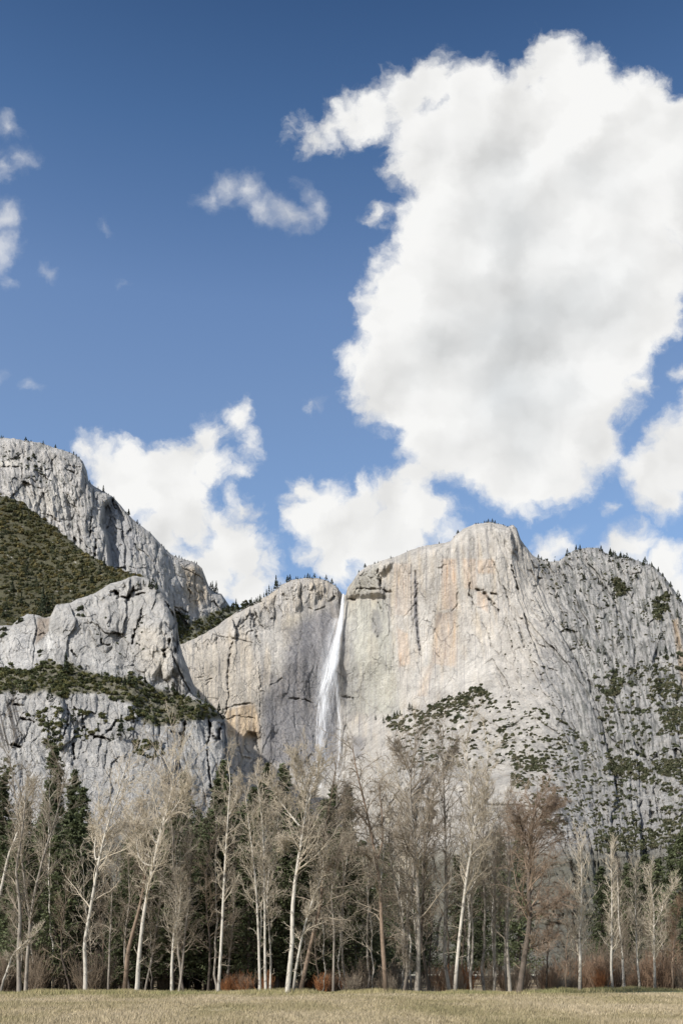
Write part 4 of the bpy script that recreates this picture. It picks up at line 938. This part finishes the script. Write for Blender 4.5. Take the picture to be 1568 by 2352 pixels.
TR = [
 (l3([(90,1305),(85,1100),(95,900),(72,750),(110,560),(122,440),(128,330)]), 12, 91, 'grey', [], 'grey-barked bare tree, leftmost thick trunk standing upright at the meadow edge', {}),
 (l3([(118,1300),(130,1080),(150,870),(205,650),(250,520),(285,390),(300,250)]), 10, 93, 'grey', [], 'bare tree whose thin trunk leans right past the leftmost thick grey one', {}),
 (l3([(5,1290),(60,1120),(130,1060),(190,1000)]), 7, 89, 'pale', [], 'short pale leaning stem slanting right at the left edge of the picture', dict(c=10, lf=.15)),
 (l3([(2,850),(40,690),(75,590),(110,500),(140,330)]), 8, 96, 'pale', [], 'pale leaning tree entering from the left edge', {}),
 (l3([(392,1305),(395,1180),(381,1080),(402,1000),(428,860),(452,700),(485,560),(522,440),(560,330),(590,230)]), 11, 90, 'pale', [l3([(448,705),(425,660),(420,560),(430,440)]), l3([(465,650),(500,560),(560,520)])], 'tall pale tree with a gently curving trunk, left of the leaning brown one', {}),
 (l3([(498,1310),(505,1080),(515,880),(512,750),(505,600)]), 6, 94, 'grey', [], 'thin straight grey stem left of the leaning brown trunk', {}),
 (l3([(628,1310),(640,1130),(655,960),(682,800),(712,680),(738,540),(775,440),(800,250),(805,180)]), 12, 89, 'pale', [l3([(700,720),(640,700),(620,590),(600,430)]), l3([(722,620),(690,570),(655,520),(640,400)]), l3([(740,540),(830,420),(880,350)]), l3([(735,560),(760,400),(740,300)]), l3([(712,690),(600,620),(560,500)])], 'broad-crowned pale tree with several heavy forks high up, beside the leaning brown trunk', dict(c=32)),
 (l3([(572,1305),(590,1100),(635,940),(660,830),(672,740),(690,560)]), 13, 92, 'red', [], 'thick brown trunk leaning right behind the broad-crowned pale tree', dict(c=10, t0=.5)),
 (l3([(600,1300),(575,1180),(580,1000),(600,880),(590,740),(600,560)]), 7, 97, 'grey', [], 'slim grey tree close behind the thick leaning brown trunk', {}),
 (l3([(665,1300),(700,1130),(730,950),(740,800),(735,640)]), 6, 99, 'grey', [], 'slim grey tree just right of the broad-crowned pale tree', {}),
 (l3([(790,1312),(790,1170),(800,1010),(828,930),(836,780)]), 9, 90, 'pale', [l3([(790,1180),(785,1080),(798,940),(800,760),(790,640)])], 'pale tree splitting into two stems near the ground', {}),
 (l3([(820,1310),(838,1180),(850,1020),(868,880),(880,640)]), 7, 95, 'grey', [], 'grey stem directly right of the low-forking pale tree', {}),
 (l3([(955,1310),(962,1180),(965,1050),(950,940),(945,760),(965,600)]), 7, 92, 'dark', [], 'dark crooked stem left of the tall slender white trunk', {}),
 (l3([(1004,1310),(1013,1150),(1020,1000),(1026,850),(1035,680),(1045,520),(1055,380),(1062,300),(1042,215)]), 9, 88, 'pale', [l3([(1045,500),(1075,400),(1080,310)])], 'very tall slender pale tree with a dark scorched foot and a narrow crown', dict(lf=.15, c=22)),
 (l3([(1040,1290),(1060,1100),(1075,920),(1070,760)]), 6, 100, 'grey', [], 'greyish stem in shade right of the very tall slender pale tree', {}),
 (l3([(1195,1310),(1190,1100),(1182,900),(1165,700),(1150,580),(1130,430),(1120,330)]), 8, 88, 'pale', [], 'left one of three close parallel white trunks, bending left as it rises', dict(lf=.17)),
 (l3([(1222,1312),(1216,1150),(1216,950),(1214,780),(1211,600),(1195,420),(1180,330),(1170,255)]), 8, 89, 'pale', [l3([(1211,600),(1240,480),(1290,420)])], 'tallest and middle one of three close parallel white trunks', dict(lf=.17)),
 (l3([(1240,1300),(1246,1150),(1236,980),(1226,880),(1240,700),(1260,560)]), 6, 92, 'pale', [], 'thin right one of three close parallel white trunks', dict(lf=.17)),
 (l3([(1320,1312),(1330,1190),(1345,1050),(1340,920),(1355,780),(1370,680),(1385,600),(1390,530),(1408,440),(1416,330),(1440,230)]), 14, 86, 'pale', [l3([(1386,545),(1330,475),(1290,420),(1250,370),(1225,310)]), l3([(1405,450),(1450,330),(1470,220)]), l3([(1412,380),(1370,280),(1345,200)]), l3([(1380,620),(1300,580),(1290,620)])], 'brightest thick white trunk left of centre, a long bare limb arching left', dict(c=26, c2=7, t0=.5)),
 (l3([(1345,1312),(1360,1180),(1392,1020),(1420,920),(1450,830),(1478,780),(1490,640)]), 8, 87, 'pale', [], 'slim pale tree leaning right from the foot of the brightest thick white trunk', dict(lf=.16)),
 (l3([(1378,1308),(1410,1150),(1450,980),(1478,880),(1480,740),(1484,600),(1505,480),(1530,350),(1545,250)]), 12, 88, 'red', [l3([(1484,620),(1440,560),(1430,520),(1400,560)]), l3([(1500,500),(1560,420),(1600,330)]), l3([(1480,780),(1530,700),(1570,640)])], 'brown-footed tree leaning right at centre with drooping tangled boughs', dict(c=30), ),
 (l3([(1530,1308),(1535,1000),(1520,850),(1540,700),(1590,520)]), 7, 92, 'grey', [], 'straight grey stem right of the brown-footed leaning tree', {}),
 (l4([(205,1302),(190,1100),(183,980),(178,820),(162,700),(142,590),(120,480),(95,380),(60,250),(50,160)]), 13, 87, 'red', [l4([(160,690),(190,620),(185,480),(170,330)]), l4([(185,1050),(240,1040),(290,1090),(310,1160)]), l4([(130,540),(70,470),(20,440)]), l4([(165,730),(100,660),(40,640)])], 'tall reddish-brown trunk right of centre with a broken lower bough hanging to the right', dict(c=32, lf=.22)),
 (l4([(285,1300),(305,1200),(290,1050),(265,880),(225,700),(215,560)]), 9, 90, 'grey', [], 'grey leaning trunk in the scorched cluster right of centre', {}),
 (l4([(345,1302),(352,1180),(355,1050),(350,900),(346,700),(332,560),(312,420),(318,260),(345,120)]), 13, 89, 'grey', [l4([(340,620),(380,500),(420,400),(440,330)]), l4([(345,700),(300,640),(260,560)]), l4([(320,300),(280,210),(240,150)]), l4([(350,860),(300,830),(220,860)])], 'tall grey trunk rising from the scorched cluster to the crown beside the right cliff', dict(c=34, lf=.24)),
 (l4([(400,1302),(385,1170),(362,1080),(375,900),(380,700),(400,560),(430,460)]), 9, 91, 'dark', [], 'dark scorched trunk on the right side of the cluster right of centre', {}),
 (l4([(498,1290),(470,1180),(475,1000),(480,800),(478,650),(475,480),(470,330),(460,180),(466,80)]), 10, 93, 'grey', [l4([(465,330),(500,230),(520,150)])], 'upright grey tree with a hooked charred foot, its crown reaching the rubble slope', dict(c=32, lf=.2)),
 (l4([(520,1290),(540,1050),(562,870),(578,730),(600,620),(610,520),(588,420),(575,250),(572,90)]), 10, 90, 'pale', [l4([(590,690),(650,650),(690,620),(720,560)]), l4([(560,870),(610,800),(680,680)]), l4([(600,560),(640,470),(650,350)])], 'pale tree with a bright chalky upper trunk and a ragged orange scar', dict(c=26, lf=.18)),
 (l4([(700,1302),(706,1000),(702,800),(712,600),(740,460)]), 6, 97, 'grey', [], 'thin upright grey stem between the orange-scarred tree and the dark round-crowned one', {}),
 (l4([(668,600),(672,480),(665,300),(668,150)]), 5, 100, 'pale', [], 'small pale treetop spreading above the wood right of centre', dict(t0=.05, ang=38, lf=.45, c=14)),
 (l4([(775,1310),(760,1120),(758,1000),(768,800),(772,620),(776,450)]), 10, 94, 'grey', [], 'ash-grey trunk just left of the dark round-crowned tree', {}),
 (l4([(815,1306),(840,1130),(868,960),(858,800),(868,650),(882,520),(895,400)]), 17, 88, 'dark', [l4([(862,760),(900,600),(960,470)]), l4([(870,650),(820,540),(800,470)]), l4([(880,540),(940,450),(1000,430)]), l4([(868,960),(930,900),(990,880)]), l4([(845,1100),(900,1080),(960,1050)])], 'big dark-trunked tree with a dense rounded brown crown right of centre', dict(c=34, lf=.34, t0=.36, tw=TW_RUSTY, c2=9, c3=7, ang=62, up=.12)),
 (l4([(1092,1295),(1096,1180),(1091,1050),(1100,870),(1102,720),(1096,640),(1085,575)]), 9, 96, 'birch', [], 'slim chalk-white tree with a narrow cone of upswept branches, first of the right-hand row', {}),
 (l4([(1243,1282),(1235,1180),(1241,1000),(1240,800),(1234,620)]), 7, 104, 'birch', [], 'slim white tree, second of the right-hand row from the left, the tallest of them', dict(lf=.17)),
 (l4([(1295,1282),(1290,1120),(1272,950),(1268,800),(1264,710)]), 7, 108, 'birch', [], 'slim greyish-white tree close behind the second of the right-hand row', dict(tw=TW_TAN, lf=.18)),
 (l4([(1368,1278),(1356,1100),(1350,900),(1352,800),(1346,725)]), 6, 107, 'birch', [], 'slender pale tree standing alone in the middle of the right-hand row', dict(lf=.2)),
 (l4([(1437,1275),(1434,1050),(1432,900),(1420,820),(1404,745)]), 7, 105, 'birch', [l4([(1434,1000),(1470,880),(1510,800)])], 'pale tree near the right edge that forks low into an upright V', dict(lf=.2)),
 (l4([(1520,1278),(1515,1150),(1530,1000),(1550,880)]), 6, 106, 'red', [], 'small orange-brown tree at the right edge', dict(tw=TW_RUST, ang=35, lf=.25)),
]
for n_, (pts, w, D, kd, lim, lab, ov) in enumerate(TR):
    P, Rr = px(pts, D, w, seed=n_)
    L = []
    for q, lp in enumerate(lim):
        Pl, Rl = px(lp, D, w * .42, seed=n_ * 9 + q + 50, wob=1.2, n=14)
        j = np.argmin(np.hypot(P[:, 0] - Pl[0, 0], P[:, 2] - Pl[0, 2])); Pl[:, 1] += P[j, 1] - Pl[0, 1]; Pl[:, 1] += np.linspace(0, 1, 14) * np.random.default_rng(q + n_).uniform(-3, 3); Pl[0] = P[j]; Rl = np.minimum(Rl, Rr[j] * .85)
        L.append((Pl, Rl))
    bare('bare_tree', [(P, Rr)], kd, lab, BG, L, seed=n_, droop=.30 if 'drooping' in lab or 'broken' in lab else 0.0, over=ov, lscale=1.0 if w > 7 else .95)

# more bare trees filling the stand: a few built once, then copied
def stand_alone(kind, H, w, seed, over=None):
    r = np.random.default_rng(seed); n = 18; t = np.linspace(0, 1, n)
    lx, ly = r.normal(size=2) * .05 * H
    P = np.stack([lx * t ** 1.5 + np.cumsum(r.normal(size=n)) * .12, ly * t ** 1.5 + np.cumsum(r.normal(size=n)) * .1, H * t - .2], -1); P[0, :2] = 0
    return P, w / 2 * ((1 - t) ** .8 * .92 + .08)
protos = []  # built once
for q, (kd, H, w) in enumerate((('grey', 20, .28), ('pale', 22, .24), ('dark', 13, .24), ('grey', 24, .30), ('red', 12, .22), ('dark', 17, .30), ('grey', 11, .16), ('pale', 17, .18))):
    P, Rr = stand_alone(kd, H, w, 500 + q)
    protos.append((bare('bare_tree', [(P, Rr)], kd, 'x', BG, seed=700 + q, over=dict(c=18, lf=.24, t0=.45 if H > 18 else .25, c2=6, c3=5)), kd, H))
def copy_tree(o, loc, s, rz):
    c = o.copy(); COL.objects.link(c); c.location = loc; c.scale = (s, s, s); c.rotation_euler = (0, 0, rz)
    for ch in o.children:
        d = ch.copy(); COL.objects.link(d); d.parent = c
    return c
WORD = {'grey': 'thin grey bare tree', 'pale': 'thin pale bare tree', 'dark': 'dark bare tree', 'red': 'small brown bare tree'}
used = set()
MARKS = ((42, 'the leftmost thick grey trunk'), (75, 'the thin trunk crossing the leftmost thick one'), (140, 'the gap left of the curving pale trunk'), (196, 'the tall pale trunk with the gentle curve'), (248, 'the thin straight grey stem'), (288, 'the leaning thick brown trunk'), (316, 'the broad-crowned pale tree'), (360, 'the gap right of the broad-crowned pale tree'),
  (396, 'the pale tree splitting low in two'), (440, 'the gap before the dark crooked stem'), (478, 'the dark crooked stem'), (504, 'the very tall slender pale tree'), (550, 'the orange brush between pale trunks'), (604, 'the three close white trunks'), (660, 'the brightest thick white trunk'), (694, 'the brown-footed drooping tree'), (765, 'the straight grey stem right of centre'),
  (820, 'the gap left of the reddish-brown trunk'), (882, 'the tall reddish-brown trunk'), (930, 'the left half of the scorched cluster'), (975, 'the right half of the scorched cluster'), (1028, 'the upright tree with the hooked foot'), (1060, 'the pale tree with the orange scar'), (1120, 'the thin stem past the orange-scarred tree'), (1165, 'the ash-grey trunk'),
  (1208, 'the big dark round-crowned tree'), (1260, 'the gap right of the round-crowned tree'), (1331, 'the first chalk-white tree of the right row'), (1403, 'the tallest white tree of the right row'), (1430, 'the greyish-white tree of the right row'), (1465, 'the lone slender tree of the right row'), (1503, 'the V-forked tree near the right edge'), (1550, 'the small orange-brown tree at the right edge'))
def mark(X): return min(MARKS, key=lambda m_: abs(m_[0] - X))[1]
ZONE = ((0, 230, 'in the shade at the left of the wood'), (230, 520, 'behind the left-hand pale trunks'), (520, 800, 'behind the brightest white trunk left of centre'), (800, 1100, 'behind the scorched cluster right of centre'), (1100, 1320, 'between the round-crowned dark tree and the white row'), (1320, 1600, 'behind the right-hand white row'))
for q in range(84):
    X = rng.uniform(2, 1566) if q < 52 else rng.uniform(640, 1190) if q % 3 else rng.uniform(0, 480)
    D = rng.uniform(92, 118) if X < 1300 else rng.uniform(110, 140)
    o, kd, H = protos[q % 8] if X < 1300 and q < 52 else protos[(0, 1, 3, 7)[q % 4]] if q >= 52 else protos[(2, 4, 6, 2)[q % 4]]
    s = rng.uniform(.75, 1.12) * (.8 if X > 1180 else 1)
    x = (X - HX) * K * D; loc = (x, D, float(gz(x, D)))
    first = o.name not in used
    if first: used.add(o.name); c = o; c.location = loc; c.scale = (s, s, s)
    else: c = copy_tree(o, loc, s, rng.random() * 6.28)
    tag(c, ('taller ' if H * s > 18 else 'low ' if H * s < 12 else '') + WORD[kd] + ' behind ' + mark(X), 'tree', BG)

# conifers of the dark wood behind
PP = []
def pine_proto(H, Rb, seed):
    r = np.random.default_rng(seed)
    root = empty('pine_tree')
    V, Q = tubes(np.array([[[0, 0, -.3], [.1, 0, H * .3], [.05, .1, H * .7], [0, 0, H * .98]]]), np.array([[.42, .32, .17, .03]]) * H / 30, 8)
    obj('trunk', mesh('trunk', V, Q, smooth=True), DARK, root)
    nb = int(H * 9); h = .10 + .89 * (np.arange(nb) + r.random(nb)) / nb; a = r.random(nb) * 6.28
    ln = Rb * (1 - h) ** .75 * r.uniform(.55, 1.15, nb) * (1 + .3 * np.sin(h * 23 + seed)) + .25
    n = 6; t = np.linspace(0, 1, n)
    dr = r.uniform(-.15, .35, nb)
    P = np.stack([np.cos(a)[:, None] * ln[:, None] * t, np.sin(a)[:, None] * ln[:, None] * t, H * h[:, None] + ln[:, None] * (.12 * t - dr[:, None] * t ** 2)], -1)
    bv = tubes(P, np.linspace(.05, .012, n)[None] * np.ones((nb, 1)), 3)
    M = 30; tt = r.random((nb, M)) ** .7; f = tt * (n - 1); i = np.minimum(f.astype(int), n - 2); u = (f - i)[..., None]; b = np.arange(nb)[:, None]
    C = P[b, i] * (1 - u) + P[b, i + 1] * u; wd = (.10 * ln + .12)[:, None, None]
    C = C + r.normal(size=C.shape) * wd * np.array([1, 1, .55]); nn = np.array([0, 0, 1.]) + .75 * r.normal(size=C.shape)
    cv = cards(C.reshape(-1, 3), nn.reshape(-1, 3), np.full(nb * M, .21 * (H / 30) ** .5), .55)
    V, Q = join([cv]); c = obj('crown', mesh('crown', V, Q), PINE, root)
    V, Q = bv; obj('branches', mesh('branches', V, Q), DARK, root)
    return root, H
for q, (H, Rb) in enumerate(((32, 4.4), (30, 5.2), (27, 4.2), (34, 4.0), (24, 4.8), (20, 4.4))): PP.append(pine_proto(H, Rb, 40 + q))
GP = 'conifers of the dark wood behind the bare trees'
usedp = set()
def put_pine(X, Ytop, D, label, q=None):
    H = (HY - Ytop) * K * D + CZ
    q = int(np.argmin([abs(h - H) + rng.uniform(0, 7) for _, h in PP])) if q is None else q
    o, h0 = PP[q]; s = H / h0; x = (X - HX) * K * D; loc = (x, D, float(gz(x, min(D, 400))))
    if o.name not in usedp: usedp.add(o.name); c = o; c.location = loc; c.scale = (s, s, s)
    else: c = copy_tree(o, loc, s, rng.random() * 6.28)
    tag(c, label, 'conifer', GP)
for X, Yt, D, lab in ((128,1705,150,'tall dark conifer poking above the bare crowns at left, under the striped rock'), (112,1790,140,'dark conifer just left of the tallest left-hand one'), (190,1800,150,'dark conifer right of the tallest left-hand one'), (170,1760,160,'dark conifer directly behind the tallest left-hand one'),
    (515,1738,150,'pointed dark conifer under the right corner of the left buttress'), (498,1780,145,'lower dark conifer at the left shoulder of the one under the buttress corner'), (535,1800,150,'lower dark conifer right of the one under the buttress corner'),
    (611,1745,148,'pointed dark conifer left of the foot of the waterfall'), (583,1800,150,'dark conifer between the buttress corner and the waterfall'), (651,1748,150,'pointed dark conifer nearest the left side of the waterfall foot'), (634,1800,144,'bushy conifer filling between the two pointed ones left of the waterfall'),
    (425,1765,155,'dark conifer behind the broad-crowned pale tree'), (765,1795,150,'dark conifer under the right stream of the waterfall'), (800,1800,155,'dark conifer right of the waterfall foot'), (700,1810,150,'dark conifer behind the arching limb of the brightest trunk'), (745,1830,142,'broad conifer left of centre in front of the waterfall foot'),
    (8,1775,150,'dark conifer at the left edge behind the bare crowns'), (62,1830,145,'dark conifer behind the leftmost thick trunk'), (1540,1940,150,'dark conifer by the right edge'), (1568,1905,140,'darkest tall conifer cut by the right edge'), (1510,1965,155,'dark conifer second from the right edge'), (1480,1955,160,'conifer above the white row near the right edge'), (1380,1985,160,'conifer behind the tallest white tree of the right-hand row'), (1440,1975,158,'conifer behind the middle of the right-hand white row')):
    put_pine(X, Yt, D, lab)
FLOORLINE = ip([(0,1850),(100,1840),(200,1860),(240,1975),(285,1985),(310,1850),(400,1830),(480,1850),(560,1830),(620,1830),(700,1850),(800,1850),(850,1915),(950,1945),(1080,1950),(1110,1890),(1200,1880),(1320,1900),(1345,2010),(1380,2000),(1568,1970)])
ZP = ((0, 230, 'at the left of the wood'), (230, 520, 'behind the left-hand pale trunks'), (520, 800, 'behind the brightest white trunk'), (800, 1100, 'behind the scorched cluster'), (1100, 1320, 'behind the dark round-crowned tree'), (1320, 1600, 'behind the right-hand white row'))
for q in range(110):
    X = -8 + 1586 * (q + rng.random()) / 110 if q < 60 else rng.uniform(-5, 1575)
    D = rng.uniform(100, 135) if q < 60 else rng.uniform(160, 250)
    put_pine(X, float(FLOORLINE(X)) + rng.uniform(0, 100 if q < 60 else 30), D, ('far ' if q >= 60 else '') + 'dark conifer deep in shade behind ' + mark(X))

# willow brush and low bushes at the foot of the trees
def brush_proto(n, H, spread, mat, seed, up=.2):
    r = np.random.default_rng(seed); a = r.random(n) * 6.28; el = r.uniform(.05, spread, n)
    d0 = np.stack([np.cos(a) * el, np.sin(a) * el, np.ones(n)], -1); d0 = norm(d0); ln = H * r.uniform(.55, 1.1, n)
    t = np.linspace(0, 1, 6)[None, :, None]; b0 = r.normal(size=(n, 1, 3)) * np.array([.3, .3, 0])
    P = b0 + d0[:, None] * t * ln[:, None, None] + r.normal(size=(n, 6, 3)) * .05 * t * H * .5
    R_ = np.linspace(.020, .009, 6)[None] * np.ones((n, 1))
    L2 = shoot(P, R_, 7, .2, .98, 30, .4, up, .12, 4, .5, .008, r=r); L3 = shoot(*L2, 3, .2, .95, 32, .5, up, .15, 3, .6, .007, r=r)
    V, Q = join([tubes(P, R_, 4), tubes(L2[0], np.maximum(L2[1], .009), 3), tubes(L3[0], np.maximum(L3[1], .009), 3)])
    me = mesh('willow_brush', V, Q); me.materials.append(mat); return me
BM = [(brush_proto(46, 3.2, .5, TW_RED, 61), 'red'), (brush_proto(50, 3.4, .6, TW_RUST, 62), 'rust'), (brush_proto(46, 3.6, .7, TW_BROWN, 63), 'brown'), (brush_proto(40, 3.0, .7, TW_TAN, 64), 'tan')]
BW = {'red': 'reddish-orange bare willow bush', 'rust': 'rusty bare willow bush', 'brown': 'brown leafless bush', 'tan': 'greyish-tan leafless bush'}
spots = []
for a, b, n, ks, D0, D1, s0, s1 in ((515,615,9,(0,0,1),93,100,.5,.8),(700,800,8,(0,1,1),94,104,.6,.9),(800,900,7,(1,2,3),93,105,.6,1.0),(1000,1110,9,(1,0,2),94,106,.7,1.1),(1110,1320,20,(1,2,3),96,118,.8,1.3),(1290,1568,26,(0,1,1,2),112,130,1.0,1.7),(1340,1568,12,(1,3,2),112,140,1.4,2.2),
                            (0,260,22,(3,2,2),94,115,.9,1.5),(260,520,14,(2,3),98,125,.7,1.2),(520,1000,18,(2,3),105,130,.8,1.4)):
    for _ in range(n): spots.append((rng.uniform(a, b), rng.uniform(D0, D1), ks[rng.integers(0, len(ks))], rng.uniform(s0, s1)))
for X, D, k, s in spots:
    o = obj('willow_bush', BM[k][0], None); s *= .72 if X > 1100 else .85; x = (X - HX) * K * D; o.location = (x, D, float(gz(x, D)) - .05); o.scale = (s, s, s * rng.uniform(.85, 1.1)); o.rotation_euler = (0, 0, rng.random() * 6.28)
    tag(o, ('big ' if s > .95 else 'small ' if s < .6 else '') + BW[BM[k][1]] + ' near ' + mark(X), 'bush', 'leafless bushes at the foot of the wood')
